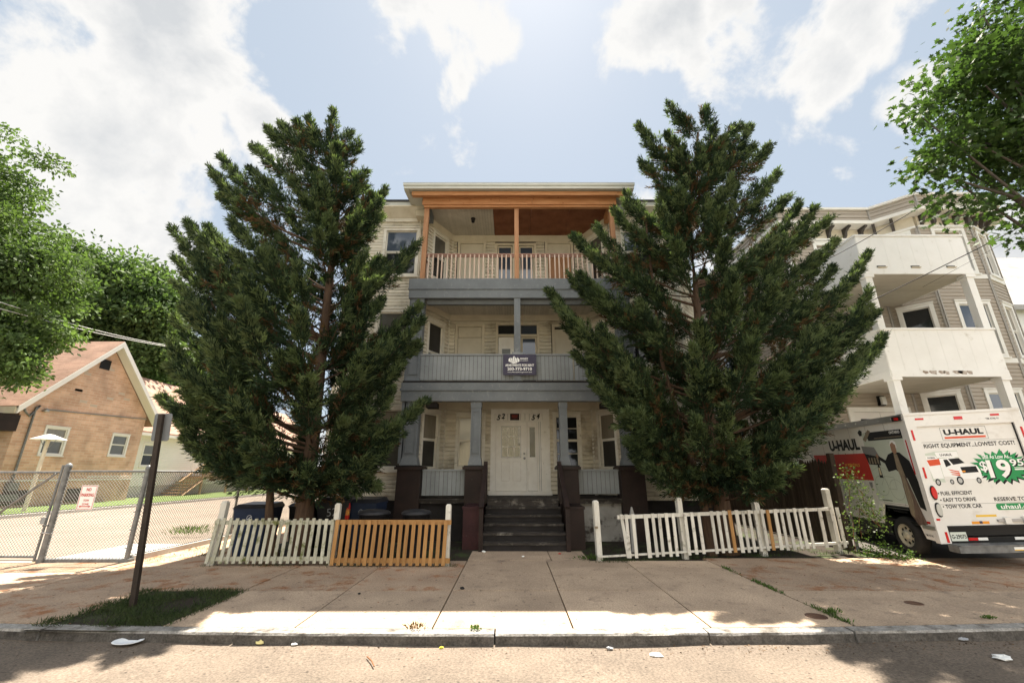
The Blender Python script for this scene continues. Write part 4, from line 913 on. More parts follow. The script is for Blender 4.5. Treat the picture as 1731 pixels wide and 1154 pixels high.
for s in (0, 1):
    ya, yb = (19.3, 23.5) if s == 0 else (27.7, 23.5); za = EV - .7 * sl; zb = PK
    x0, x1 = -22.42, -22.35 + .03
    mb.hexa([(x0, ya, za - .14), (x1, ya, za - .14), (x1, yb, zb - .14), (x0, yb, zb - .14), (x0, ya, za + .19), (x1, ya, za + .19), (x1, yb, zb + .19), (x0, yb, zb + .19)], 'vinyl_white')
    mb.hexa([(-22.98, ya, za + .04), (x0, ya, za + .04), (x0, yb, zb + .04), (-22.98, yb, zb + .04), (-22.98, ya, za + .11), (x0, ya, za + .11), (x0, yb, zb + .11), (-22.98, yb, zb + .11)], 'vinyl_white')
mb.box(-40, -22.42, 19.25, 19.3, EV - .85, EV - .55, 'cream_paint')
mb.build('bargeboard', bh)
mb = MB(); mb.tube([(-22.93, 20.55, 1.3), (-22.93, 20.55, 4.75), (-22.93, 20.7, 4.85), (-22.95, 20.4, 4.3), (-22.9, 20.1, 4.5), (-22.9, 19.9, 5.0)], .045, 'galvanised', 8); mb.box(-22.98, -22.75, 20.35, 20.75, .95, 1.3, 'galvanised'); mb.box(-22.98, -22.8, 20.1, 20.9, .5, .8, 'galvanised')
mb.tube([(-22.95, 21.0, 4.7), (-22.95, 27, 4.95)], .03, 'ink_grey', 6); mb.build('conduit', bh)
mb = MB(); mb.lathe((-22.9, 21.0, 4.75), [(.03, 0), (.12, -.08), (.14, -.16), (0, -.17)], 'steel', 12); mb.build('wall_lamp', bh)
mb = MB(); mb.box(-34, -22.9, 17.6, 20, 4.0, 4.3, 'brown_paint'); mb.box(-34, -22.86, 17.55, 17.6, 3.55, 3.72, 'vinyl_white'); mb.box(-34, -22.9, 17.6, 20, 3.56, 4.0, 'brown_paint'); mb.tube([(-23.05, 17.75, .2), (-23.05, 17.75, 3.56)], .09, 'vinyl_white', 8); mb.tube([(-26.5, 17.75, .2), (-26.5, 17.75, 3.56)], .09, 'vinyl_white', 8); mb.build('porch', bh)

an = thing('white_sided_building', (-27, 37, .2), 'low white-sided building with a salmon roof and a wooden stair, behind the brick house', 'building')
wa = Wall((-25, 27.8), (-25, 56)); aops = [(1.9, 3.0, 2.15, 3.65), (6.7, 7.9, 1.5, 3.65), (14, 15, 2.1, 3.6)]
mb = MB(); siding(mb, wa, .9, 4.4, 'vinyl_white', aops, pitch=.14, out=.02); wa.box(mb, 0, wa.len, 0, .9, -.2, 0, 'concrete_pale'); wa.box(mb, 0, wa.len, 0, 4.4, -.4, -.15, 'foundation')
mb.box(-33, -25.02, 27.8, 28, 0, 4.4, 'vinyl_white'); mb.build('wall', an)
for g in (aops[0], aops[2]): window(an, wa, g[0] + .08, g[1] - .08, g[2] + .08, g[3] - .08, frame='vinyl_white', sash='vinyl_white', up='shade_glass', lo='glass_dark')
mb = MB(); wa.box(mb, 6.7, 7.9, 1.5, 3.65, -.1, .03, 'vinyl_white'); wa.box(mb, 6.85, 7.75, 1.52, 3.5, .03, .05, 'door_white'); dd = mb.build('door', an)
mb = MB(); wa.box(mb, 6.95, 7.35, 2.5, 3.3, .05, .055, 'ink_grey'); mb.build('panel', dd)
mb = MB(); mb.hexa([(-24.4, 27.4, 4.25), (-24.4, 57, 4.25), (-30, 57, 9.0), (-30, 27.4, 9.0), (-24.4, 27.4, 4.4), (-24.4, 57, 4.4), (-30, 57, 9.15), (-30, 27.4, 9.15)], 'shingle_salmon'); mb.build('roof', an)
mb = MB(); mb.box(-24.5, -24.35, 27.4, 57, 4.12, 4.30, 'vinyl_white'); mb.box(-24.98, -24.5, 27.6, 57, 4.15, 4.2, 'vinyl_white'); mb.build('gutter', an)
mb = MB(); mb.box(-24.97, -23.4, 33.8, 36.4, 1.36, 1.46, 'deck_wood')
for k in range(7): mb.box(-24.9, -23.5, 33.5 - k * .3, 33.8 - k * .3, 1.25 - k * .18, 1.31 - k * .18, 'deck_wood')
mb.beam((-23.45, 33.8, 1.2), (-23.45, 31.6, -.05), .05, .25, 'deck_wood', up=(1, 0, 0)); mb.build('stairs', an)
mb = MB(); mb.beam((-23.42, 33.8, 2.4), (-23.42, 31.6, 1.15), .06, .12, 'deck_wood', up=(1, 0, 0)); mb.beam((-23.42, 33.8, 2.4), (-23.42, 46, 1.5), .06, .1, 'deck_wood', up=(1, 0, 0))
for k in range(8): y = 33.8 - k * .3; z = 2.4 - k * .17; mb.box(-23.44, -23.40, y - .02, y + .02, z - 1.1, z, 'deck_wood')
for k in range(96): y = 33.9 + k * .125; z = 2.38 - k * .0092; mb.box(-23.44, -23.40, y - .025, y + .025, z - 1.05 - .0, z, 'deck_wood')
for k in range(5): y = 33.85 + k * 3; mb.box(-23.5, -23.38, y - .06, y + .06, .1, 2.45 - k * .22, 'deck_wood')
mb.build('railing', an)

# ------------------------------------------------------------ moving truck in the drive
mat('trim_seam', (.5, .49, .46), .5, (.4, .39, .37), 6, 1)
tk = thing('box_truck', (8.86, 8.42, .17), 'white box moving truck parked nose-in beside the tan house, its rear advert facing the street', 'truck', rz=R(-8))
tk.rotation_euler = (R(1.0), R(-2.2), R(-8))
M = world_of(tk)
def TB(): return MB(M)
TWd, TL = 1.0, 4.3; zb0, zt = .36, 2.66
class LW(Wall): pass
wTr = Wall((-TWd, 0), (TWd, 0)); wTl = Wall((-TWd, TL), (-TWd, 0)); su = lambda s: TL - s     # s = metres from the rear
mb = TB()
# left side with wheel-arch notch, right side, front, roof, floor
wTl.poly(mb, [(su(0), zb0), (su(0), zt), (su(TL), zt), (su(TL), .60), (su(1.45), .52), (su(1.28), .92), (su(.48), .92), (su(.30), zb0 + .02)], -.04, 0, 'truck_white')
wr = Wall((TWd, 0), (TWd, TL)); wr.poly(mb, [(0, zb0), (.30, zb0), (.48, .92), (1.28, .92), (1.45, .52), (TL, .60), (TL, zt), (0, zt)], -.04, 0, 'truck_white')
mb.box(-TWd + .04, TWd - .04, TL - .04, TL, .6, zt, 'truck_white'); mb.box(-TWd, TWd, .0, TL, zt + .002, zt + .03, 'truck_white'); mb.box(-TWd + .05, TWd - .05, .3, TL - .05, .58, .64, 'black_metal'); body = mb.build('cargo_box', tk)
mb = TB(); e = .05
for s, w in ((0, wTl), (1, wr)): w.box(mb, 0, TL, zt - .09, zt + .035, .0, .03, 'truck_alu'); 
wTl.box(mb, su(.30), su(0), zb0 + .20, zb0 + .27, .0, .02, 'truck_alu'); mb.box(-TWd + .05, TWd - .05, 1.3, TL - .3, .30, .58, 'black_metal')
mb.build('trim_rail', tk)
# rear frame
mb = TB(); uL, uR, dz0, dz1 = .17, 1.86, .60, 2.44
wTr.box(mb, -.01, uL, zb0 - .02, zt + .0, -.08, .03, 'truck_white'); wTr.box(mb, uR, 2.01, zb0 - .02, zt, -.08, .03, 'truck_white'); wTr.box(mb, uL, uR, dz1, zt, -.08, .029, 'truck_white'); wTr.box(mb, uL, uR, zb0 + .1, dz0, -.3, -.02, 'black_metal')
wTr.box(mb, -.02, 2.02, zt + .0, zt + .05, -.1, .045, 'truck_white')
mb.build('rear_frame', tk)
for k in range(1, 7):
    mb = TB(); s_ = k * .61; wTl.box(mb, su(s_) - .006, su(s_) + .006, .94 if .4 < s_ < 1.4 else .62, zt - .09, .0, .0022, 'trim_seam'); mb.build('panel_seam', tk)
mb = TB(); wTr.box(mb, uL, uR, dz0, dz1, -.055, -.012, 'truck_white'); rdoor = mb.build('rear_door', tk)
mb = TB(); o = -.0105
for q in (.165, .47, .78): z = dz1 - q * (dz1 - dz0); wTr.box(mb, uL, uR, z - .003, z + .003, -.0119, o, 'ink_grey')
wTr.box(mb, uL, uR, dz0, dz0 + .035, -.012, .012, 'black_metal'); wTr.box(mb, uR - .015, uR, dz0, dz1, -.012, .004, 'ink_black')
mb.build('seam', rdoor)
def U(u, t): return (uL + u * (uR - uL), dz1 - t * (dz1 - dz0))
def RT(mb, txt, u0, u1, t0, t1, m='ink_black', b=.02, o=-.0095, skew=0):   # t0 top, t1 bottom
    a = U(u0, t1); c = U(u1, t0); wtext(mb, wTr, txt, a[0], c[0], a[1], c[1], o, m, b, 0, skew)
def RR(mb, u0, u1, t0, t1, m, o=-.0105): a = U(u0, t1); c = U(u1, t0); wpoly(mb, wTr, [(a[0], a[1]), (c[0], a[1]), (c[0], c[1]), (a[0], c[1])], o, m)
def RPl(mb, pts, m, o=-.0105): wpoly(mb, wTr, [U(*p) for p in pts], o, m)
mb = TB()
RR(mb, .245, .715, .022, .152, 'ink_grey', -.0112); RR(mb, .25, .71, .026, .148, 'truck_white', -.0105); RR(mb, .27, .69, .118, .138, 'ink_orange_red', -.0098); RT(mb, 'U-HAUL', .275, .68, .042, .102, b=.05)
mb.build('logo_panel', rdoor); mb = TB()
RT(mb, 'RIGHT EQUIPMENT...LOWEST COST!', .03, .95, .182, .232, b=.02)
mb.build('slogan', rdoor); mb = TB()
for tx, u0, u1, t0 in (('FUEL EFFICIENT', .055, .37, .655), ('EASY TO DRIVE', .06, .385, .718), ('TOW YOUR CAR', .065, .42, .782)):
    mb = TB(); RT(mb, '\u2022 ' + tx, u0 - .03, u1, t0, t0 + .037); mb.build('bullet_text', rdoor)
mb = TB()
RT(mb, 'RESERVE TODAY', .56, .985, .725, .762)
# green pill with the web address
pts = []
for a in range(90, 271, 20): pts.append((.575 + .02 * math.cos(R(a)), .815 - .03 * math.sin(R(a))))
RPl(mb, pts + [(.995, .845), (.995, .785)], 'ink_green'); RT(mb, 'uhaul.com', .60, .97, .793, .836, 'ink_white', .02, -.0095)
mb.build('web_address', rdoor); mb = TB()
# star burst with black offset shadow
def burst(cx_, cy_, dx, dy, m, o, sc=1.0):
    rd = random.Random(5); n = 22; pts = []
    for k in range(2 * n):
        a = math.pi * k / n; r = (1.0 + rd.uniform(-.06, .10)) if k % 2 == 0 else .74
        pts.append((cx_ + dx + .285 * sc * r * math.cos(a), cy_ + dy - .165 * sc * r * math.sin(a)))
    pts = [(min(max(u, .0), .998), t) for u, t in pts]; RPl(mb, pts, m, o)
burst(.735, .435, .012, .018, 'ink_black', -.0108); burst(.735, .435, 0, 0, 'ink_green', -.0101)
RT(mb, 'Still As Low As...', .58, .87, .315, .355, 'ink_white', .02, -.0094)
for dx, dt, m, o in ((.012, .012, 'ink_black', -.0097), (0, 0, 'ink_white', -.0091)):
    RT(mb, '$', .53 + dx, .60 + dx, .375 + dt, .485 + dt, m, .02, o); RT(mb, '19', .60 + dx, .825 + dx, .365 + dt, .545 + dt, m, .03, o); RT(mb, '95', .835 + dx, .965 + dx, .365 + dt, .435 + dt, m, .02, o)
RR(mb, .86, .98, .445, .449, 'ink_white', -.0094); RR(mb, .86, .975, .458, .472, 'ink_white', -.0094)
mb.build('price_burst', rdoor); mb = TB()
# printed truck picture
RPl(mb, [(.0, .28), (.04, .275), (.12, .262), (.35, .258), (.35, .33), (.14, .335), (.14, .57), (.02, .555)], 'ink_pale', -.0104)
RPl(mb, [(.0, .30), (.115, .305), (.135, .34), (.135, .53), (.03, .53)], 'ink_white', -.0101); RPl(mb, [(.015, .345), (.145, .335), (.145, .395), (.03, .405)], 'ink_orange_red', -.0098); RPl(mb, [(.12, .27), (.345, .268), (.35, .325), (.13, .325)], 'ink_white', -.0101)
RT(mb, 'U-HAUL', .03, .11, .312, .332, b=.03); RT(mb, 'U-HAUL', .165, .29, .285, .31, b=.03)
RPl(mb, [(.14, .335), (.30, .325), (.39, .395), (.50, .41), (.52, .46), (.52, .515), (.50, .545), (.33, .54), (.26, .52), (.14, .51)], 'ink_white', -.0099)
RPl(mb, [(.185, .345), (.225, .345), (.25, .40), (.19, .42)], 'ink_black', -.0096); RPl(mb, [(.235, .34), (.345, .335), (.39, .385), (.27, .40)], 'ink_black', -.0096)
RPl(mb, [(.33, .425), (.49, .42), (.50, .48), (.34, .485)], 'ink_black', -.0096); RPl(mb, [(.335, .46), (.37, .46), (.37, .475), (.335, .475)], 'ink_orange', -.0093); RPl(mb, [(.33, .495), (.51, .50), (.51, .535), (.34, .53)], 'ink_white', -.0093)
for k in range(3): RPl(mb, [(.20 + k * .01, .44 + k * .025), (.31, .465 + k * .015), (.305, .475 + k * .018), (.23, .458 + k * .02)], 'ink_orange_red', -.0095)
for c_, t_, r_ in ((.065, .565, .034), (.29, .555, .042), (.475, .56, .03), (.205, .565, .025)):
    for rr_, m, o in ((1, 'ink_black', -.0092), (.62, 'truck_alu', -.0088)):
        RPl(mb, [(c_ + r_ * rr_ * .8 * math.cos(a * math.pi / 8), t_ + r_ * rr_ * math.sin(a * math.pi / 8)) for a in range(15, -1, -1)], m, o)
mb.build('printed_truck', rdoor); mb = TB()
RR(mb, .33, .53, .885, .905, 'ink_yellow'); RR(mb, .27, .44, .945, .97, 'ink_orange'); RR(mb, .345, .375, .943, .966, 'banner_blue', -.0098)
mb.build('sticker', rdoor)
mb = TB(); z = dz0 + .10
wTr.box(mb, .17 + .52 * 1.69, 1.78, z - .015, z + .03, -.012, .02, 'steel'); wTr.box(mb, 1.15, 1.25, z - .05, z + .06, -.01, .035, 'truck_white'); wTr.box(mb, 1.45, 1.55, z - .04, z + .07, -.01, .035, 'truck_white'); mb.build('latch', rdoor)
# header writing, reflectors and lamps on the rear frame
mb = TB(); wtext(mb, wTr, 'TM 4746 H', 1.40, 1.62, 2.51, 2.545, .031, 'ink_black', .01); wtext(mb, wTl, 'TM 4746 H', su(.30), su(.06), zb0 + .07, zb0 + .11, .003, 'ink_black', .01)
mb.build('fleet_number', tk)
for u0, u1, z0, z1 in ((.18, .33, 2.565, 2.60), (.86, 1.01, 2.54, 2.60), (1.50, 1.65, 2.58, 2.615), (.045, .08, 2.18, 2.38), (.05, .085, 1.48, 1.68), (1.925, 1.96, 2.15, 2.35), (.10, .14, zb0 + .0, zb0 + .18), (.03, .09, .735, .77)):
    mb = TB(); wTr.box(mb, u0, u1, z0, z1, .03, .036, 'reflector_red'); mb.build('reflector', tk)
for s0, s1, z0, z1 in ((.06, .12, 1.55, 2.20), (.05, .25, .66, .70)):
    mb = TB(); wTl.box(mb, su(s1), su(s0), z0, z1, .0, .005, 'reflector_red'); mb.build('reflector', tk)
mb = TB(); wTl.box(mb, su(.25), su(.02), zt - .085, zt - .0, .03, .05, 'brown_paint'); wTl.box(mb, su(.17), su(.07), zt - .07, zt - .02, .05, .06, 'reflector_red'); mb.build('marker_lamp', tk)
for k in range(9): mb = TB(); mb.lathe(wTl.p(su(.3 + k * .38), zt - .03, .03), [(.012, 0), (.012, -.01), (0, -.014)], 'lamp_clear', 8, 'x'); mb.build('rivet_lamp', tk)
for z0, m in ((1.10, 'reflector_red'), (.80, 'lamp_clear')):
    for uc in (.115, 1.90):
        for sc, o0, o1, mm in ((1.12, .03, .045, 'black_metal'), (.92, .045, .06, m)):
            mb = TB(); pts = []
            for k in range(20):
                a = 2 * math.pi * k / 20; pts.append((uc + .048 * sc * math.cos(a), z0 + .12 + .115 * sc * math.sin(a)))
            wTr.poly(mb, pts, o0, o1, mm); mb.build('tail_lamp' if o0 > .04 else 'lamp_rim', tk)
# side artwork
o = .003
def SP(mb, pts, m, o=.003): wpoly(mb, wTl, [(su(s), z) for s, z in pts], o, m)
def ST(mb, txt, s0, s1, z0, z1, m='ink_black', b=.02, o=.0045): wtext(mb, wTl, txt, su(s0), su(s1), z0, z1, o, m, b)
mb = TB()
SP(mb, [(1.38, .98), (.16, .98), (.16, 2.42), (1.38, 2.42)][::-1], 'ink_pale', .0028)
ST(mb, 'U-HAUL', 2.75, 1.55, 2.06, 2.32, b=.05); SP(mb, [(3.6, 1.98), (1.42, 1.98), (1.36, 1.40), (3.6, 1.40)], 'ink_red', .0035); ST(mb, 'N RENTALS', 2.28, 1.72, 1.69, 1.76, 'ink_yellow', .01, .005)
wline(mb, wTl, [(su(2.05), 1.5), (su(1.95), 1.6), (su(1.88), 1.5)], .015, .005, 'ink_yellow')
SP(mb, [(1.25, 2.42), (.16, 2.42), (.16, 2.24), (1.2, 2.24)], 'ink_black', .004); ST(mb, 'ONTARIO', .50, .20, 2.345, 2.40, 'ink_white', .03, .0055); SP(mb, [(1.0, 2.275), (.19, 2.275), (.19, 2.29), (1.0, 2.29)], 'ink_tan', .0055)
SP(mb, [(1.5, 2.44), (1.42, 2.50), (1.34, 2.46), (1.38, 2.36), (1.46, 2.36)], 'ink_black', .005); SP(mb, [(1.38, 2.28), (1.14, 2.48), (1.06, 2.44), (1.30, 2.22)], 'ink_tan', .005)
SP(mb, [(1.5, 2.14), (1.08, 2.10), (.98, 1.90), (1.48, 1.98)], 'ink_grey', .004); SP(mb, [(1.46, 1.975), (1.0, 1.90), (1.0, 1.72), (1.38, 1.74)], 'ink_black', .0045)
for k in range(4): SP(mb, [(1.36 - k * .09, 1.88), (1.31 - k * .09, 1.88), (1.31 - k * .09, 1.75), (1.36 - k * .09, 1.75)], 'ink_tan', .0055)
for c_, z_ in ((1.15, 1.30), (.72, 1.24)):
    wline(mb, wTl, [(su(c_ + .20 * math.cos(a * math.pi / 10)), z_ + .20 * math.sin(a * math.pi / 10)) for a in range(21)], .008, .0045, 'ink_line')
wline(mb, wTl, [(su(1.15), 1.3), (su(1.0), 1.5), (su(.72), 1.48), (su(.72), 1.24), (su(.95), 1.25), (su(1.0), 1.5)], .008, .0045, 'ink_line'); wline(mb, wTl, [(su(1.35), 1.6), (su(1.1), 1.7), (su(.8), 1.6), (su(.5), 2.1), (su(.6), 2.2)], .006, .0045, 'ink_line')
mb.build('side_artwork', tk); mb = TB(); SP0 = SP
def SP(mb, pts, m, o=.003): SP0(mb, [(s * 1.15 + .11, z - (2.2 - z) * .05) for s, z in pts], m, o)
# printed woman with a lantern: headscarf, face, cloak, dress, skirt
SP(mb, [(.42, 2.12), (.38, 2.20), (.31, 2.22), (.25, 2.18), (.25, 2.08), (.30, 2.04)], 'ink_white', .005)
SP(mb, [(.40, 2.14), (.33, 2.18), (.27, 2.12), (.28, 1.98), (.35, 1.95), (.40, 2.02)], 'ink_skin', .0055)
SP(mb, [(.52, 1.95), (.36, 2.0), (.22, 1.98), (.04, 1.82), (-.03, 1.40), (-.04, 1.12), (-.02, .95), (.10, 1.0), (.20, 1.50), (.42, 1.66), (.62, 1.62), (.66, 1.78), (.80, 1.86), (.84, 1.92), (.80, 1.94), (.62, 1.84)], 'ink_black', .005)
SP(mb, [(.37, 1.96), (.29, 1.95), (.24, 1.55), (.35, 1.50), (.39, 1.70)], 'ink_tan', .006); SP(mb, [(.35, 1.55), (.23, 1.55), (.10, .95), (.04, .72), (.24, .68), (.36, .86), (.36, 1.3)], 'ink_skirt', .0065)
SP(mb, [(.34, 1.55), (.26, 1.55), (.22, 1.1), (.28, .80), (.35, .86)], 'ink_tan', .007); SP(mb, [(.86, 1.92), (.82, 1.98), (.78, 1.93), (.80, 1.88)], 'ink_skin', .006)
SP(mb, [(.88, 1.72), (.85, 1.79), (.82, 1.72), (.80, 1.50), (.90, 1.50)], 'ink_black', .006); SP(mb, [(.87, 1.70), (.83, 1.70), (.82, 1.55), (.88, 1.55)], 'ink_cream', .007)
mb.build('printed_figure', tk); mb = TB(); SP = SP0
SP(mb, [(1.56, 1.36), (1.44, 1.36), (1.46, 1.26), (1.52, 1.22)], 'ink_grey', .004)
mb.build('printed_badge', tk); mb = TB()
SP(mb, [(1.25, 1.0), (.95, 1.0), (.95, 1.015), (1.25, 1.015)], 'ink_black', .0045)
for k in range(3):
    mb.build('side_text', tk); mb = TB(); SP(mb, [(1.2 - k * .02, .952 - k * .045), (.55, .952 - k * .045), (.55, .960 - k * .045), (1.2 - k * .02, .960 - k * .045)], 'ink_grey', .0045)
mb.build('side_text', tk); mb = TB(); ST(mb, 'uhaul.com', 1.0, .62, .80, .84, b=.03); mb.build('side_address', tk)
# bumper, number plate, wheels, cab
mb = TB(); wTr.box(mb, .10, 1.95, .22, .33, .02, .26, 'galvanised'); wTr.box(mb, .12, 1.93, .33, .345, .0, .27, 'galvanised'); wTr.box(mb, .3, 1.7, .34, .44, -.15, -.03, 'black_metal'); bp_ = mb.build('bumper', tk)
mb = TB(); wTr.box(mb, .95, 1.28, .255, .31, .26, .264, 'ink_white'); wTr.box(mb, .95, 1.28, .255, .27, .264, .266, 'ink_yellow'); mb.lathe(wTr.p(1.42, .27, .262), [(.04, 0), (.04, -.005), (.02, -.006), (0, -.006)], 'steel', 14, 'y'); mb.build('sticker', bp_)
for a, m in ((.50, 'reflector_red'), (.66, 'ink_white'), (1.25, 'ink_white'), (1.42, 'reflector_red')):
    mb = TB(); wTr.box(mb, a, a + .155, .38, .425, -.03, -.024, m); mb.build('reflector', tk)
mb = TB(); wTr.box(mb, .20, .46, .38, .53, .0, .012, 'plate_white'); wtext(mb, wTr, 'G-29075', .21, .45, .42, .49, .0135, 'ink_black', .02); mb.build('number_plate', tk)
def wheel(x, y, sgn):
    mb = TB(); r = .355; t = .115
    c = (x, y, r)
    mb.lathe(c, [(r * .56, -t), (r * .72, -t * 1.02), (r * .93, -t * .95), (r, -t * .6), (r, t * .6), (r * .93, t * .95), (r * .72, t * 1.02), (r * .56, t)], 'tyre', 36, 'x'); wh = mb.build('wheel', tk)
    mb = TB(); s = sgn; o = -t * s
    mb.lathe((x + o, y, r), [(r * .60, -.004 * s), (r * .56, .002 * s), (r * .52, .03 * s), (r * .45, .05 * s), (r * .30, .03 * s), (r * .22, .03 * s), (r * .20, -.01 * s), (r * .10, -.02 * s), (0, -.02 * s)], 'rim_cream', 32, 'x')
    for k in range(8):
        a = 2 * math.pi * k / 8; q = (x + o + .032 * s, y + r * .385 * math.cos(a), r + r * .385 * math.sin(a)); mb.lathe(q, [(.027, 0), (.027, -.006 * s), (0, -.007 * s)], 'black_metal', 10, 'x')
        q = (x + o + .026 * s, y + r * .25 * math.cos(a + .3), r + r * .25 * math.sin(a + .3)); mb.lathe(q, [(.013, 0), (.013, -.02 * s), (0, -.022 * s)], 'steel', 6, 'x')
    mb.build('rim', wh)
wheel(-.86, .88, 1); wheel(.86, .88, -1); wheel(-.86, 5.0, 1); wheel(.86, 5.0, -1)
mb = TB(); mb.tube([(-.8, .88, .355), (.8, .88, .355)], .06, 'black_metal', 10); mb.box(-.35, -.27, .1, 5.6, .40, .52, 'black_metal'); mb.box(.27, .35, .1, 5.6, .40, .52, 'black_metal')
mb.hexa([(-.95, 2.2, .2), (-.95, 3.8, .2), (-.55, 3.8, .2), (-.55, 2.2, .2), (-.95, 2.2, .55), (-.95, 3.8, .55), (-.55, 3.8, .55), (-.55, 2.2, .55)][::1], 'black_metal'); mb.build('chassis', tk)
mb = TB()
prof = [(TL + .02, .45), (5.95, .45), (6.05, .65), (6.0, 1.10), (5.25, 1.28), (4.85, 1.95), (TL + .02, 2.0)]
n = len(prof); vs = [(-.95, y, z) for y, z in prof] + [(.95, y, z) for y, z in prof]
mb.add(vs, [tuple(range(n))[::-1], tuple(range(n, 2 * n))] + [(i, (i + 1) % n, (i + 1) % n + n, i + n) for i in range(n)], 'truck_white'); cab = mb.build('cab', tk)
mb = TB(); wcl = Wall((-.952, 5.3), (-.952, TL)); wcl.poly(mb, [(.12, 1.25), (.48, 1.85), (.92, 1.88), (.92, 1.25)], .0, .004, 'glass_dark'); mb.add([(-.85, 5.24, 1.31), (.85, 5.24, 1.31), (.85, 4.87, 1.93), (-.85, 4.87, 1.93)], [(0, 1, 2, 3)], 'glass_dark'); mb.build('window', cab)
for x in (-.75, .75): mb = TB(); mb.box(x - .12, x + .12, 6.02, 6.07, .80, .98, 'lamp_clear'); mb.build('headlight', cab)
mb = TB(); mb.box(-.95, .95, 6.03, 6.16, .40, .60, 'black_metal'); mb.build('front_bumper', cab)

# ------------------------------------------------------------ houses across the street (behind the viewer; the door glass mirrors them)
for k, (x, w_, h, m, lab) in enumerate(((-17, 11, 8.6, 'vinyl_white', 'white gabled house across the street, left of the cream one'), (-2, 10, 9.6, 'cream_house', 'cream gabled house across the street, mirrored in the front door glass'), (13, 11, 9.0, 'vinyl_white', 'white gabled house across the street, right of the cream one'))):
    mat('cream_house', (.74, .68, .50), .6, (.68, .62, .45), 1, 1)
    o = thing('opposite_house', (x, -18, 0), lab, 'house', 'houses across the street'); y0 = -14.0
    wo = Wall((x + w_ / 2, y0), (x - w_ / 2, y0)); mb = MB(); siding(mb, wo, .6, h, m, pitch=.2, out=.02); mb.box(x - w_ / 2, x + w_ / 2, y0 - 11, y0 - .03, 0, h, m)
    mb.add([(x - w_ / 2, y0, h), (x + w_ / 2, y0, h), (x, y0, h + 3)], [(0, 1, 2)], m); mb.build('wall', o)
    for zz in (1.6, 4.5, 7.0):
        for uu in (1.2, 4.2, 7.4): window(o, wo, uu, uu + 1.1, zz, min(zz + 1.6, h - .3), frame='vinyl_white', sash='vinyl_white', up='shade_glass', lo='glass_dark')
    mb = MB(); mb.hexa([(x - w_ / 2 - .5, y0 + .5, h - .2), (x, y0 + .5, h + 3.1), (x, y0 - 11, h + 3.1), (x - w_ / 2 - .5, y0 - 11, h - .2), (x - w_ / 2 - .5, y0 + .5, h), (x, y0 + .5, h + 3.3), (x, y0 - 11, h + 3.3), (x - w_ / 2 - .5, y0 - 11, h)], 'shingle_grey')
    mb.hexa([(x, y0 + .5, h + 3.1), (x + w_ / 2 + .5, y0 + .5, h - .2), (x + w_ / 2 + .5, y0 - 11, h - .2), (x, y0 - 11, h + 3.1), (x, y0 + .5, h + 3.3), (x + w_ / 2 + .5, y0 + .5, h), (x + w_ / 2 + .5, y0 - 11, h), (x, y0 - 11, h + 3.3)], 'shingle_grey'); mb.build('roof', o)
# ------------------------------------------------------------ fences
def frame_fence(name, a, b, label, z0=.10):
    return thing(name, (a[0], a[1], z0), label, 'fence')
def picket(root, a, b, u, z0, z1, w_, lean, m, o=.04, dz=0, rz=0):
    w = Wall(a, b); mb = MB(); t = .018; h = z1 - z0; jt = random.uniform(-.008, .008)
    lx = lean * h; dzt = random.uniform(-.008, .008)
    mb.hexa([w.p(u - w_ / 2 - lx, z0, o + t + jt), w.p(u + w_ / 2 - lx, z0, o + t + jt), w.p(u + w_ / 2 - lx, z0, o + jt), w.p(u - w_ / 2 - lx, z0, o + jt),
             w.p(u - w_ / 2, z1 + dzt, o + t), w.p(u + w_ / 2, z1 + dzt + random.uniform(-.006, .006), o + t), w.p(u + w_ / 2, z1 + dzt, o), w.p(u - w_ / 2, z1 + dzt, o)], m, random.random())
    return mb.build('picket', root)
def fpost(root, w, u, z0, z1, s=.095, m='picket_white', lean=0.0, o=-.06, cap=True):
    mb = MB(); h = s / 2; c0 = w.p(u - lean * (z1 - z0), z0, o); c1 = w.p(u, z1, o)
    def sq(c, h): return [c + w.d * -h + w.n * h, c + w.d * h + w.n * h, c + w.d * h + w.n * -h, c + w.d * -h + w.n * -h]
    mb.hexa(sq(c0, h) + sq(c1, h), m); mb.hexa(sq(c1 + Vector((0, 0, .001)), h) + sq(c1 + Vector((0, 0, .03)), h * .6), m); return mb.build('post', root)
# left white section
A, B = (-5.50, 8.58), (-3.30, 8.60); f = frame_fence('picket_fence', A, B, 'weathered white picket fence section with green moss, left of the orange one'); w = Wall(A, B)
n = 19
for i in range(n):
    u = .05 + (w.len - .08) * i / (n - 1); picket(f, A, B, u, .145, .90 + .012 * math.sin(i), .058, -.0 + .10 * (1 - i / n) + random.uniform(-.01, .015), 'picket_mossy')
for z in (.22, .83): mb = MB(); w.box(mb, -.02, w.len + .02, z - .035, z + .035, -.0, .036, 'picket_mossy'); mb.build('rail', f)
fpost(f, w, .06, .09, 1.17, lean=.05, s=.11); fpost(f, w, w.len - .0, .09, 1.13)
# orange section
A, B = (-3.27, 8.56), (-1.12, 8.52); f = frame_fence('picket_fence', A, B, 'new orange-brown unpainted picket fence section left of the front steps'); w = Wall(A, B)
n = 18
for i in range(n): u = .05 + (w.len - .14) * i / (n - 1); picket(f, A, B, u, .12, .885 - .002 * i, .066, .03 + random.uniform(-.012, .012), 'picket_orange', o=.045)
for z in (.20, .84): mb = MB(); w.box(mb, -.0, w.len - .0, z - .04, z + .04, -.0, .04, 'picket_orange'); mb.build('rail', f)
fpost(f, w, w.len - .07, .09, 1.12)
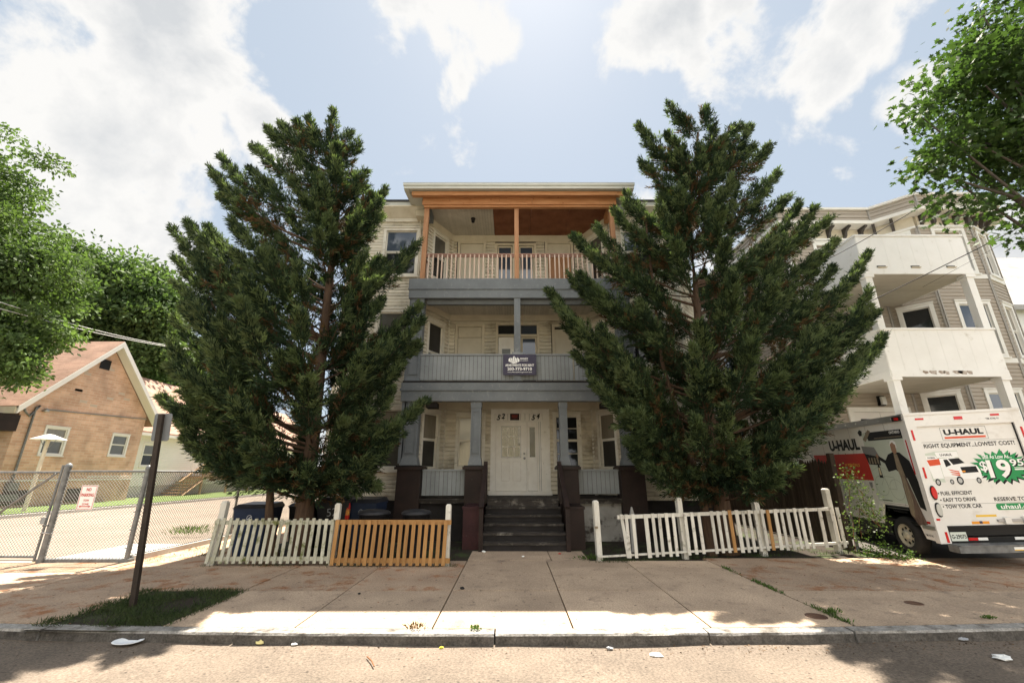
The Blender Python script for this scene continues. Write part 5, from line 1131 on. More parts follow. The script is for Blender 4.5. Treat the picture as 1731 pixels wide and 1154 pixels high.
# right white fence
A, B = (1.60, 8.98), (7.32, 9.95); f = frame_fence('picket_fence', A, B, 'leaning white picket fence with missing slats and two orange ones, right of the steps'); w = Wall(A, B)
def u_of(px, z=.7):     # where the ray of a photo column meets the fence line
    best = min(range(0, 600), key=lambda k: abs((lambda p: 865.5 + FPX * p.x / (p.y * math.cos(R(PITCH)) + (z - CAMZ) * math.sin(R(PITCH))) - px)(w.p(k / 100, 0))))
    return best / 100
pk = [(1049.5, .09, 1), (1058, .0, 1), (1069, -.0, 1), (1091, -.0, 2), (1103, 0, 1), (1114, 0, 1), (1125.5, 0, 1), (1137, 0, 1), (1157.5, 0, 1), (1169, 0, 1), (1180.5, 0, 1), (1202.5, 0, 1), (1213, 0, 1), (1224, 0, 1), (1233.5, 0, 3), (1245, 0, 2),
      (1255.5, 0, 1), (1266, 0, 1), (1276.5, 0, 1), (1287.5, 0, 1), (1298, 0, 3), (1311, 0, 2), (1321, 0, 1), (1331.5, 0, 2), (1343.5, 0, 1), (1352.5, 0, 2), (1364, 0, 1), (1386, 0, 2), (1406, 0, 2), (1416, 0, 2)]
zg = lambda u: .115 + .016 * u
for px, ln, k in pk:
    u = u_of(px); ww = {1: .062, 2: .078, 3: .07}[k]
    picket(f, A, B, u, zg(u) + .02 + random.uniform(-.01, .01), zg(u) + .80 + random.uniform(-.01, .015), ww, -.11 if ln else -.02 + random.uniform(-.01, .01), 'picket_orange' if k == 3 else 'picket_white')
ue = u_of(1405)
mb = MB(); us_ = u_of(1044)
mb.hexa([w.p(us_, zg(us_) + .72, .036), w.p(ue, zg(ue) + .74, .036), w.p(ue, zg(ue) + .74, 0), w.p(us_, zg(us_) + .72, 0), w.p(us_, zg(us_) + .79, .036), w.p(ue, zg(ue) + .80, .036), w.p(ue, zg(ue) + .80, 0), w.p(us_, zg(us_) + .79, 0)], 'picket_white'); mb.build('rail', f)
mb = MB(); u0 = .03; ub = u_of(1425)
mb.hexa([w.p(u0, .17, .036), w.p(ub, zg(ub) + .07, .036), w.p(ub, zg(ub) + .07, 0), w.p(u0, .17, 0), w.p(u0, .20, .036), w.p(ub, zg(ub) + .12, .036), w.p(ub, zg(ub) + .12, 0), w.p(u0, .20, 0)], 'picket_white'); mb.build('rail', f)
for px, top_z, s in ((1008.5, 1.16, .10), (1149.5, 1.20, .10), (1279, 1.28, .11), (1403, 1.36, .11)): u = u_of(px, 1.1); fpost(f, w, u, .08, top_z, s=s, lean=-.02)
mb = MB(); w.box(mb, .0, .07, .68, .72, .01, .02, 'ink_tan'); mb.build('tape', f)
# stray grey-white stub post behind
st = thing('fence_stub', (2.62, 10.0, .08), 'pointed white stub of an old post behind the right picket fence near the steps', 'post'); mb = MB(); mb.taper(2.62, 10.0, .07, .80, .13, .06, .12, .06, 'plaster'); mb.taper(2.62, 10.0, .80, 1.0, .12, .06, .02, .05, 'plaster'); mb.build('stub', st)
# stockade fence along the right lot line
f = thing('stockade_fence', (7.42, 10.4, .1), 'tall dark weathered stockade fence running back between the conifer and the truck', 'fence')
w = Wall((7.42, 15.6), (7.42, 10.35)); mb = MB(); u = 0
for z in (.5, 1.7): w.box(mb, 0, w.len, z - .04, z + .04, -.06, -.0, 'stockade', .5)
mb.build('rail', f)
while u < w.len - .05:
    ww = random.uniform(.085, .10); h = 2.02 + random.uniform(-.05, .05) + .0; mb = MB(); g = .012
    w.poly(mb, [(u, .12), (u + ww - g, .12), (u + ww - g, h - .08), (u + (ww - g) / 2, h), (u, h - .08)], .0, .02, 'stockade'); mb.t[:] = [random.random()] * len(mb.t); mb.build('board', f); u += ww + (random.random() < .1) * .02
mb = MB(); mb.box(7.36, 7.47, 10.22, 10.33, .1, 2.15, 'stockade'); mb.tube([(7.5, 10.15, .1), (7.5, 10.15, 1.55)], .03, 'galvanised', 8); mb.build('post', f)

# ------------------------------------------------------------ chain-link fence and gate
def link_mesh(root, a, b, z0, z1, cell=.062, r=.0036, name='wire_mesh'):
    w = Wall(a, b); mb = MB(); H = z1 - z0; n = int((w.len + H) / cell)
    def rod(p, q, o):
        d = (q - p); d.normalize(); s = d.cross(w.n).normalized(); c = w.n
        vs = []
        for e in (p, q): vs += [e + s * r + c * o, e - s * r + c * o, e + c * (r * 1.7 + o)]
        mb.add(vs, [(0, 1, 4, 3), (1, 2, 5, 4), (2, 0, 3, 5)], 'wire_metal')
    for i in range(n + 1):
        s = -H + i * cell * 1.0
        for dr, o in ((1, .0), (-1, .006)):
            u0, z_0, u1, z_1 = s, z0, s + H, z1
            if u0 < 0: z_0 = z0 - u0; u0 = 0
            if u1 > w.len: z_1 = z1 - (u1 - w.len); u1 = w.len
            if u1 - u0 < .01: continue
            if dr == 1: rod(w.p(u0, z_0), w.p(u1, z_1), o)
            else: rod(w.p(w.len - u0, z_0), w.p(w.len - u1, z_1), o)
    for i in range(int(w.len / .05)): u = i * .05; mb.add([w.p(u, z1), w.p(u + .012, z1 + .035), w.p(u + .016, z1)], [(0, 1, 2)], 'wire_metal')
    return mb.build(name, root)
def gpost(root, x, y, z1, r=.04, lean=(0, 0), name='post'):
    mb = MB(); mb.tube([(x, y, .06), (x + lean[0], y + lean[1], z1)], r, 'galvanised', 12); mb.lathe((x + lean[0], y + lean[1], z1), [(r * 1.15, -.03), (r * 1.15, .01), (r * .8, .04), (r * .2, .06), (0, .06)], 'galvanised', 12); return mb.build(name, root)
FA, FB, FC = (-8.85, 8.86), (-7.28, 8.9), (-7.3, 15.5)
f = thing('chain_link_fence', (-7.3, 8.9, .06), 'galvanised chain-link fence turning the corner beside the grey sign pole', 'fence')
gpost(f, FA[0], FA[1], 1.84, .055); gpost(f, FB[0], FB[1], 1.80, .042); gpost(f, -7.28, 12.0, 1.78, .03); gpost(f, -7.3, 15.4, 1.78, .03)
for a, b in ((FA, FB), (FB, FC)):
    link_mesh(f, a, b, .13, 1.72); mb = MB(); mb.tube([(a[0], a[1], 1.74), (b[0], b[1], 1.74)], .02, 'galvanised', 8); mb.build('top_rail', f)
mb = MB(); mb.box(-8.95, -7.2, 8.86, 8.98, .03, .16, 'galvanised'); mb.box(-7.36, -7.22, 8.99, 15.5, .03, .20, 'concrete_pale'); mb.build('base_curb', f)
for x in (FB[0],):
    for k in range(5): mb = MB(); mb.tube([(x - .05, 8.9 - .05, .35 + k * .32), (x + .05, 8.9 + .02, .35 + k * .32)], .008, 'galvanised', 5); mb.build('tie', f)
g = thing('chain_link_gate', (-9.0, 8.86, .1), 'chain-link gate with a diagonal brace at the far left of the fence', 'gate')
GA, GB = (-12.2, 8.9), (-8.98, 8.86); link_mesh(g, GA, GB, .22, 1.70)
mb = MB()
for a, b in (((GA[0], 8.9, .2), (GB[0], 8.86, .2)), ((GA[0], 8.9, 1.72), (GB[0], 8.86, 1.72)), ((GB[0], 8.86, .12), (GB[0] + .02, 8.86, 1.86)), ((GA[0], 8.9, .12), (GA[0], 8.9, 1.8)), ((-10.8, 8.84, .24), (-9.03, 8.84, 1.70))): mb.tube([a, b], .022, 'galvanised', 8)
mb.build('gate_frame', g)
mb = MB(); mb.tube([(-8.99, 8.84, .75), (-8.84, 8.80, .75)], .015, 'galvanised', 6); mb.tube([(-8.97, 8.84, .62), (-8.82, 8.78, .62), (-8.80, 8.86, .60)], .012, 'steel', 6); mb.box(-8.99, -8.90, 8.76, 8.80, .78, .90, 'grey_bead'); mb.build('latch', g)
# red and white sign on the fence
s = thing('parking_sign', (-8.2, 8.83, 1.0), 'small white no-parking sign with red letters wired to the chain-link fence', 'sign'); w = Wall((-8.44, 8.83), (-8.10, 8.84)); mb = MB()
z0, z1 = 1.03, 1.48; w.box(mb, 0, .31, z0, z1, 0, .004, 'paper_white'); mb.build('plate', s); mb = MB()
for bx in ((.012, .298, z0 + .012, z0 + .02), (.012, .298, z1 - .02, z1 - .012), (.012, .02, z0 + .02, z1 - .02), (.29, .298, z0 + .02, z1 - .02)): w.box(mb, *bx, .004, .0055, 'ink_red')
wtext(mb, w, 'NO', .11, .20, z1 - .11, z1 - .05, .0065, 'ink_red', .03); wtext(mb, w, 'PARKING', .035, .275, z1 - .21, z1 - .15, .0065, 'ink_red', .03); wtext(mb, w, 'TOW', .10, .21, z1 - .30, z1 - .26, .0065, 'ink_red', .02); wtext(mb, w, 'ZONE', .09, .22, z1 - .365, z1 - .33, .0065, 'ink_red', .02)
wpoly(mb, w, [(.04, z0 + .06), (.08, z0 + .04), (.08, z0 + .052), (.23, z0 + .052), (.23, z0 + .04), (.27, z0 + .06), (.23, z0 + .08), (.23, z0 + .068), (.08, z0 + .068), (.08, z0 + .08)], .0065, 'ink_red'); mb.build('lettering', s)
# sign pole seen from behind
s = thing('sign_pole', (-4.74, 6.05, .09), 'dark leaning steel pole with a grey sign seen from behind, in the grass patch', 'sign post'); mb = MB()
b0, t0 = Vector((-4.74, 6.05, .05)), Vector((-4.96, 6.05, 2.50))
mb.beam(b0, t0, .065, .012, 'pole_metal', up=(0, 1, 0)); d = Vector((.0285, 0, 0)); mb.beam(b0 + d + Vector((0, .02, 0)), t0 + d + Vector((0, .02, 0)), .008, .045, 'pole_metal', up=(0, 1, 0)); mb.beam(b0 - d + Vector((0, .02, 0)), t0 - d + Vector((0, .02, 0)), .008, .045, 'pole_metal', up=(0, 1, 0)); mb.build('pole', s)
mb = MB(); w = Wall((-5.065, 6.10), (-4.80, 6.085)); pts = []
for cx_, cz_, a0 in ((.235, 2.485, 0), (.03, 2.485, 90), (.03, 2.16, 180), (.235, 2.16, 270)):
    for k in range(5): a = R(a0 + k * 22.5); pts.append((cx_ + .028 * math.cos(a) - (cz_ - 2.3) * .08 , cz_ + .028 * math.sin(a)))
w.poly(mb, pts, 0, .004, 'sign_back'); mb.build('sign_plate', s)
# lamp on a post by the brick house
s = thing('yard_lamp', (-20.2, 19, .2), 'white mushroom-shaded lamp on a post in front of the brick house', 'lamp post'); mb = MB(); mb.tube([(-20.3, 19, .18), (-20.2, 19, 3.15)], .07, 'cream_paint', 10); mb.build('pole', s); mb = MB(); mb.lathe((-20.2, 19, 3.1), [(.58, .0), (.56, .03), (.12, .22), (0, .24)], 'vinyl_white', 24); mb.build('shade', s)
mb = MB()
for a in (-.25, .25): mb.tube([(-20.2 + a * 1.4, 19, 3.12), (-20.2 + a * .2, 19, 2.7)], .012, 'galvanised', 5)
mb.build('strut', s)

# ------------------------------------------------------------ bins behind the left fence
def bin_(x, y, w_, h, label, m='bin_blue', rz=0, z=.08, mark=None, lidopen=False):
    t = thing('wheeled_bin', (x, y, z), label, 'bin', 'bins behind the picket fence', rz); Mx = world_of(t)
    mb = MB(Mx); mb.taper(0, 0, .06, h * .92, w_ * .78, w_ * .85, w_, w_ * 1.08, m); mb.box(-w_ * .52, w_ * .52, -w_ * .56, w_ * .56, h * .90, h * .93, m); mb.build('body', t)
    mb = MB(Mx); mb.hexa([(-w_ * .54, -w_ * .60, h * .935), (w_ * .54, -w_ * .60, h * .935), (w_ * .54, w_ * .58, h * .935), (-w_ * .54, w_ * .58, h * .935), (-w_ * .44, -w_ * .46, h), (w_ * .44, -w_ * .46, h), (w_ * .46, w_ * .52, h * 1.02), (-w_ * .46, w_ * .52, h * 1.02)], 'bin_black'); mb.tube([(-w_ * .4, w_ * .64, h * .93), (w_ * .4, w_ * .64, h * .93)], .015, 'bin_black', 8); mb.build('lid', t)
    for sx in (-1, 1): mb = MB(Mx); mb.lathe((sx * w_ * .40, w_ * .42, .1), [(0, -.03), (.1, -.03), (.1, .03), (0, .03)], 'tyre', 16, 'x'); mb.build('wheel', t)
    wv = Wall((-w_ / 2, -w_ * .5), (w_ / 2, -w_ * .5)); mb = MB(Mx)
    if mark == 'seal':
        for k in range(8): a = k * math.pi / 4; wline(mb, wv, [(w_ / 2 + .05 * math.cos(a), h * .75 + .06 * math.sin(a)), (w_ / 2 + .05 * math.cos(a + .8), h * .75 + .06 * math.sin(a + .8))], .012, .052, 'bin_mark')
        wline(mb, wv, [(w_ / 2 - .04, h * .72), (w_ / 2 + .03, h * .78)], .02, .053, 'bin_mark')
    elif mark: wtext(mb, wv, mark, w_ / 2 - .1, w_ / 2 + .1, h * .66, h * .80, .052, 'bin_mark', -.01, .1)
    if mark: mb.build('marking', t)
    return t
bin_(-5.28, 9.55, .66, 1.02, 'blue wheeled bin at the left end, under the conifer branches', rz=.08, mark='seal')
bin_(-4.55, 10.25, .58, 1.00, 'dark bin half hidden behind the left conifer trunk', 'bin_black', rz=-.1, mark='4')
bin_(-3.92, 10.2, .66, 1.12, 'black bin with a ridged lid and a white 52 painted on its front', 'bin_black', rz=.15, mark='52')
bin_(-3.28, 10.35, .66, 1.08, 'blue bin with a white seal beside the red bottle', rz=-.05, mark='seal')
def can(x, y, r, h, label):
    t = thing('rubbish_can', (x, y, .08), label, 'rubbish can', 'round cans behind the orange fence'); mb = MB(); mb.lathe((x, y, .08), [(r * .8, 0), (r, h), (r * 1.04, h), (r * 1.04, h + .03)], 'bin_black', 24); mb.build('body', t)
    mb = MB(); mb.lathe((x, y, .08), [(r * 1.09, h), (r * 1.09, h + .035), (r * .95, h + .06), (r * .6, h + .085), (r * .2, h + .095), (0, h + .095)], 'bin_black', 24); mb.build('lid', t)
can(-2.78, 9.25, .29, .84, 'round black can with domed lid behind the middle of the orange pickets'); can(-1.93, 9.25, .27, .84, 'round black can with shiny domed lid behind the right end of the orange pickets')
t = thing('red_bottle', (-3.56, 9.9, 1.0), 'small red plastic bottle standing between the two right-hand bins', 'bottle'); mb = MB(); mb.lathe((-3.58, 9.95, .75), [(0, 0), (.045, .0), (.05, .03), (.05, .28), (.03, .36), (.02, .42), (0, .42)], 'red_plastic', 16); mb.build('body', t); mb = MB(); mb.lathe((-3.58, 9.95, .84), [(.0515, 0), (.0515, .12)], 'bottle_label', 16); mb.build('label_band', t)

# ------------------------------------------------------------ overhead wires
def wire(pts, r, label, m='cable', sag=.0):
    a, b = Vector(pts[0]), Vector(pts[1]); n = 24; P_ = []
    for i in range(n + 1): t = i / n; p = a.lerp(b, t); p.z -= sag * 4 * t * (1 - t); P_.append(p)
    mb = MB(); mb.tube(P_, r, m, 6); o = mb.build('overhead_wire'); tag(o, label, 'wire', 'overhead wires'); return o
wire((P(2050, 210, 7.5), P(1345, 568, 11.3)), .012, 'thick black wire crossing the tan house balconies up to the right edge', sag=.12)
wire((P(1900, 290, 8.0), P(1560, 485, 11.35)), .004, 'thin wire close below the thick one in front of the upper balcony', sag=.05)
wire((P(1700, 255, 9), P(1340, 468, 11.4)), .011, 'black wire from the overhanging branch down past the top balcony', sag=.15)
wire((P(-160, 455, 13), P(330, 590, 26)), .016, 'pale wire, the upper of two in front of the left trees', 'cable_pale', sag=.4)
wire((P(-160, 475, 13), P(330, 592, 27)), .016, 'pale wire, the lower of two in front of the left trees', 'cable_pale', sag=.3)

# ------------------------------------------------------------ litter and small things on the ground
def on_road(px, py): 
    v = (577 - py) / FPX; t = math.tan(R(PITCH) + math.atan(v)); Y = -CAMZ / t; return P(px, py, Y)
def crumple(name, px, py, s, m, label, cat, flat=.3, ztop=None, seed=1):
    rd = random.Random(seed); p = on_road(px, py) if ztop is None else P(px, py, (ztop - CAMZ) / math.tan(R(PITCH) + math.atan((577 - py) / FPX)))
    z = (road_z(p.x, p.y) if ztop is None else ztop); vs = []; n, m_ = 9, 5
    for j in range(m_ + 1):
        for i in range(n):
            a = 2 * math.pi * i / n; ph = math.pi * j / m_; r = s * (1 + rd.uniform(-.35, .35)); vs.append((p.x + r * math.sin(ph) * math.cos(a), p.y + r * .7 * math.sin(ph) * math.sin(a), z + s * flat * (1 + math.cos(ph)) * (1 + rd.uniform(-.2, .2)) * .9 + .001))
    mb = MB(); mb.add(vs, [(j * n + i, j * n + (i + 1) % n, (j + 1) * n + (i + 1) % n, (j + 1) * n + i) for j in range(m_) for i in range(n)], m); o = mb.build(name); return tag(o, label, cat)
p = on_road(215, 1089); t = thing('paper_plate', (p.x, p.y, .0), 'white oval plate lying in the gutter at the left', 'plate'); mb = MB(); prof = [(0, .012), (.075, .012), (.09, .022), (.115, .03), (.118, .026), (.09, .014), (0, .004)]; vs = []
mb.lathe((p.x, p.y, road_z(p.x, p.y) + .004), [(a, b) for a, b in prof], 'plate_foam', 28); mb.v = [Vector((p.x + (v.x - p.x) * 1.25, p.y + (v.y - p.y) * .95, v.z)) for v in mb.v]; mb.build('dish', t)
p = on_road(1254, 1086); t = thing('drink_bottle', (p.x, p.y, .03), 'crushed red drink bottle with orange label against the kerb', 'bottle', rz=.15); Mx = Matrix.Translation((p.x, p.y, road_z(p.x, p.y) + .036)) @ Matrix.Rotation(.15, 4, 'Z')
mb = MB(Mx); mb.lathe((-.08, 0, 0), [(0, 0), (.028, .002), (.034, .02), (.030, .05), (.035, .09), (.034, .125), (.026, .15), (.014, .165), (.013, .18)], 'bottle_red', 20, 'x'); mb.build('body', t); mb = MB(Mx); mb.lathe((-.08, 0, 0), [(.0345, .045), (.0365, .05), (.0365, .12), (.0345, .125)], 'bottle_label', 20, 'x'); mb.build('label_band', t)
mb = MB(Mx); mb.lathe((-.10, 0, 0), [(0, 0), (.015, 0), (.015, .02), (0, .02)], 'ink_white', 14, 'x'); mb.build('cap', t)
crumple('paper_scrap', 440, 1089, .045, 'paper_yellow', 'crumpled cream paper against the kerb, right of the plate', 'litter', .55, seed=2)
crumple('paper_scrap', 497, 1092, .035, 'paper_white', 'small white scrap in the gutter beside the cream paper', 'litter', .3, seed=3)
crumple('yellow_litter', 746, 1096, .02, 'cap_yellow', 'tiny yellow cap in the gutter below the front door', 'litter', .5, seed=4)
crumple('napkin', 1108, 1107, .075, 'paper_white', 'flat white napkin on the sunlit asphalt left of the red bottle', 'litter', .1, seed=5)
crumple('napkin', 1697, 1114, .085, 'paper_white', 'crumpled white napkin on the road at the right edge', 'litter', .25, seed=6)
crumple('plastic_wrap', 1628, 1083, .06, 'bin_mark', 'grey crumpled wrapper in the gutter at the right', 'litter', .35, seed=7)
crumple('plastic_wrap', 1030, 1096, .035, 'bin_mark', 'small clear wrapper in the gutter left of the napkin', 'litter', .4, seed=8)
crumple('dirt_clump', 781, 996, .032, 'ink_black', 'black dirt clump on the sidewalk in front of the orange fence end', 'litter', .6, .107, seed=9)
crumple('dirt_clump', 607, 1004, .022, 'ink_black', 'smaller black clump on the sidewalk left of the bigger one', 'litter', .5, .107, seed=10)
crumple('paper_scrap', 818, 934, .045, 'paper_white', 'white and red scrap at the left foot of the front steps', 'litter', .5, .108, seed=12)
crumple('paper_scrap', 884, 941, .03, 'paper_white', 'tiny white scrap at the middle of the lowest step', 'litter', .4, .108, seed=13)
crumple('paper_scrap', 946, 936, .035, 'ink_red', 'red wrapper at the right foot of the front steps', 'litter', .3, .108, seed=14)
mb = MB(); a = on_road(620, 1113); b = on_road(632, 1130); mb.tube([(a.x, a.y, .02), ((a.x + b.x) / 2 + .01, (a.y + b.y) / 2, .025), (b.x, b.y, .02)], .006, 'leaf_brown', 5); tag(mb.build('twig'), 'short brown twig on the sunlit road near the middle left', 'twig')
for px, py, lab in ((1380, 1041, 'round rusty utility cover in the sidewalk beside the weedy joint'), (1545, 1019, 'small dark utility cover in the sidewalk nearer the truck')):
    q = P(px, py, (.107 - CAMZ) / math.tan(R(PITCH) + math.atan((577 - py) / FPX))); mb = MB(); rr = .115 if px < 1400 else .10
    mb.lathe((q.x, q.y, .106), [(rr, -.02), (rr, .006), (rr * .88, .006), (rr * .87, .003), (rr * .3, .004), (0, .004)], 'cast_iron', 24)
    for k in range(5): mb.box(q.x - rr * .6, q.x + rr * .6, q.y - rr * .6 + k * rr * .3, q.y - rr * .55 + k * rr * .3, .109, .113, 'cast_iron')
    tag(mb.build('utility_cover'), lab, 'manhole cover')
# ------------------------------------------------------------ fast foliage meshes
def tri_mesh(name, V, F, mats, mi, tone, parent, smooth=False):
    me = bpy.data.meshes.new(name); nv = len(V); nf = len(F); k = F.shape[1]
    me.vertices.add(nv); me.vertices.foreach_set('co', V.astype(np.float32).ravel())
    me.loops.add(nf * k); me.loops.foreach_set('vertex_index', F.astype(np.int32).ravel())
    me.polygons.add(nf); me.polygons.foreach_set('loop_start', np.arange(0, nf * k, k, dtype=np.int32)); me.polygons.foreach_set('loop_total', np.full(nf, k, dtype=np.int32))
    for m in mats: me.materials.append(MATS[m])
    me.polygons.foreach_set('material_index', mi.astype(np.int32))
    at = me.attributes.new('tone', 'FLOAT', 'FACE'); at.data.foreach_set('value', tone.astype(np.float32))
    me.update(calc_edges=True); me.validate()
    o = bpy.data.objects.new(name, me); COL.objects.link(o)
    if parent is not None: o.parent = parent
    return o
def nrm(a): return a / (np.linalg.norm(a, axis=-1, keepdims=True) + 1e-9)
def leaves(P0, D, L_, Wd, droop=0.0):
    """kite-shaped leaves: base P0, direction D, length, width"""
    n = len(P0); D = nrm(D); r = rng.normal(size=(n, 3)); S_ = nrm(np.cross(D, r))
    L_ = L_[:, None]; Wd = Wd[:, None]
    a = P0; b = P0 + D * L_ * .45 + S_ * Wd * .5; c = P0 + D * L_; d = P0 + D * L_ * .45 - S_ * Wd * .5
    V = np.stack([a, b, c, d], 1).reshape(-1, 3); F = np.arange(n * 4).reshape(n, 4)
    return V, F
def bez(a, b, c, t): return (1 - t)[:, None] ** 2 * a + 2 * ((1 - t) * t)[:, None] * b + (t ** 2)[:, None] * c

def conifer(name, label, trunks, tips, extra, seed, dens=1.0, brown=.065, group=None):
    """trunks: list of point lists (first = main). tips: branch ends as world points. each branch leaves the trunk lower down and sweeps up."""
    global rng
    rng = np.random.default_rng(seed); rd = random.Random(seed)
    root = thing(name, trunks[0][0], label, 'tree', group)
    base = np.array(trunks[0][0])
    for k, tr in enumerate(trunks):
        mb = MB(); n = len(tr); H = tr[-1][2] - tr[0][2]
        r0 = .17 if k == 0 else .085
        mb.tube(tr, [r0 * (1.25 if i == 0 else 1) * (1 - .9 * i / (n - 1)) + .012 for i in range(n)], 'bark', 12); mb.build('trunk', root)
    T = [np.array([list(p) for p in tr]) for tr in trunks]
    def at_h(z):
        tr = T[0]; z = min(max(z, tr[0][2]), tr[-1][2]); i = int(np.searchsorted(tr[:, 2], z)); i = min(max(i, 1), len(tr) - 1)
        f = (z - tr[i - 1][2]) / (tr[i][2] - tr[i - 1][2]); return tr[i - 1] * (1 - f) + tr[i] * f
    tips = [np.array(t) for t in tips] + extra(rd, at_h)
    limb = MB(); Vs, Fs, Ms, Ts = [], [], [], []; off = 0
    for tip in tips:
        q = at_h(tip[2]); hd = math.hypot(*(tip - q)[:2]); k = rd.uniform(.45, .75) if tip[2] > 4 else rd.uniform(.25, .5)
        za = max(1.1 + rd.random() * .6, tip[2] - hd * k - rd.uniform(.15, .7)); a = at_h(za)
        hor = np.array([(tip - a)[0], (tip - a)[1], 0]); mid = a + hor * .6 + np.array([0, 0, (tip[2] - a[2]) * rd.uniform(.15, .42)])
        Lb = np.linalg.norm(tip - a)
        tt = np.linspace(0, 1, 7); pts = bez(a, mid, tip, tt)
        limb.tube([tuple(p) for p in pts], [max(.006, .012 * Lb ** .9 * (1 - .85 * t)) for t in tt], 'bark', 5, cap=False)
        # twigs along branch
        s0 = .30 if Lb > 1.6 else .05
        nt = int(30 * Lb * dens) + 8
        s = s0 + (1 - s0) * rng.random(nt) ** .85
        c = bez(a, mid, tip, s); tg = nrm(bez(a, mid, tip, np.minimum(s + .03, 1.03)) - bez(a, mid, tip, s - .03))
        tl = (.13 + .50 * np.clip(1.02 - s, 0, 1) ** .75 * min(1.15, .5 + Lb * .22)) * rng.uniform(.6, 1.25, nt)
        rr = rng.normal(size=(nt, 3)); rr -= (rr * tg).sum(1, keepdims=True) * tg; rr = nrm(rr); rr[:, 2] += .18
        td = nrm(tg * (rng.uniform(.7, 1.4, nt) + 1.6 * np.clip(s - .6, 0, .4) / .4)[:, None] + rr)
        m = 42; tot = nt * m
        u = rng.random((nt, m)) ** .8
        Pp = c[:, None, :] + td[:, None, :] * (u * tl[:, None])[:, :, None]
        sd_ = rng.normal(size=(nt, m, 3)) * (.016 + .024 * (1 - u))[:, :, None]
        Pp = (Pp + sd_).reshape(-1, 3)
        D = (td[:, None, :] * 1.0 + rng.normal(size=(nt, m, 3)) * .42).reshape(-1, 3)
        V, F = leaves(Pp, D, rng.uniform(.07, .15, tot), rng.uniform(.014, .028, tot))
        Vs.append(V); Fs.append(F + off); off += len(V)
        ss = np.repeat(s, m); uu = u.ravel()
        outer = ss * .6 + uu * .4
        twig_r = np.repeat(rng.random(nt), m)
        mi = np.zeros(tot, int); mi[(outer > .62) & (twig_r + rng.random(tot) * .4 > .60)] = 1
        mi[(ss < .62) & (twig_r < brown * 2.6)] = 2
        Ms.append(mi); Ts.append(np.clip(twig_r * .6 + rng.random(tot) * .4, 0, 1))
    limb.build('limb', root)
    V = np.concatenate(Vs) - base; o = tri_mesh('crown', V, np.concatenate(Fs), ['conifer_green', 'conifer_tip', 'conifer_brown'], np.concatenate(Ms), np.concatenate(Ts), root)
    print(name, 'tips', len(tips), 'leaves', len(V) // 4)
    return root

def q3(px, py, Y): p = P(px, py, Y); return (p.x, p.y, p.z)
Y1 = 10.4
tr1 = [(-4.2, 9.3, .05), (-4.22, 9.3, 1.5), (-4.28, 9.3, 3.3), (-4.35, 9.3, 5.6), (-4.4, 9.3, 8.0), q3(560, 262, 9.3)]
tr1b = [(-4.62, 9.15, .05), (-4.85, 9.15, .9), (-5.0, 9.2, 2.0), (-5.5, 9.2, 3.6), q3(350, 500, 9.2)]
sil1 = [(330, 430, 9.2), (352, 385, 9.5), (392, 372, 9.0), (402, 430, 8.8), (362, 470, 9.3), (425, 365, 9.6), (455, 420, 8.9), (330, 520, 8.8), (350, 580, 8.7), (312, 620, 9.2), (330, 700, 8.9), (360, 745, 9.0), (420, 760, 8.6), (470, 790, 8.8), (520, 800, 8.6), (600, 790, 8.9), (620, 640, 9.0), (610, 540, 9.1),
        (563, 188, 9.3), (590, 225, 9.4), (522, 200, 9.2), (502, 208, 9.4), (478, 212, 9.2), (606, 240, 9.3), (617, 292, 9.4), (600, 318, 9.1), (650, 322, 9.5), (640, 345, 9.1),
        (432, 250, 9.3), (455, 222, 9.2), (374, 266, 9.3), (360, 292, 9.0), (372, 330, 9.4), (425, 290, 9.1), (318, 378, 9.3), (296, 392, 9.0), (300, 440, 9.4), (345, 400, 9.1),
        (300, 480, 9.1), (298, 540, 9.4), (286, 575, 9.1), (310, 520, 8.8), (275, 672, 9.2), (290, 620, 9.0), (315, 742, 9.1), (345, 770, 9.3), (300, 700, 8.8), (400, 800, 9.1), (420, 812, 8.7),
        (704, 412, 9.7), (642, 368, 9.3), (640, 470, 9.3), (705, 520, 9.4), (640, 510, 9.1), (707, 545, 9.1), (703, 585, 9.4), (675, 620, 9.1), (712, 683, 9.2), (660, 665, 9.0), (668, 720, 9.0),
        (640, 760, 9.1), (620, 700, 8.7), (585, 810, 9.1), (632, 822, 9.1), (560, 800, 8.8), (640, 590, 8.6), (615, 430, 8.8), (600, 380, 8.8)]
def extra1(rd, at_h):
    out = []
    for k in range(84):
        z = 1.8 + 8.3 * ((k / 84) ** 1.15) + rd.uniform(-.2, .2); a = k * 2.399 + rd.uniform(-.5, .5); q = at_h(z)
        f = (z - 1.6) / 9; rad = 2.5 * min(1, .55 + f * 2.2) * (1 - f) ** .75 * rd.uniform(.55, .98) + .25
        cx = -.55 * min(1, f * 3) * (1 - f)
        out.append(np.array([q[0] + cx + rad * math.cos(a), q[1] + rad * .95 * math.sin(a), z]))
    return out
conifer('juniper_tree', 'tall dark conifer left of the porch, its trunk behind the white pickets', [tr1, tr1b], [q3(*t) for t in sil1], extra1, 3, group='twin conifers in front of the house')
tr2 = [(4.55, 9.85, .05), (4.53, 9.85, 1.5), (4.5, 9.8, 3.3), (4.55, 9.75, 5.6), (4.65, 9.75, 8.0), q3(1180, 225, 9.75)]
tr2b = [(4.15, 9.75, .05), (4.1, 9.75, 1.2), (3.85, 9.7, 2.4), (3.5, 9.65, 4.2), q3(1090, 360, 9.65)]
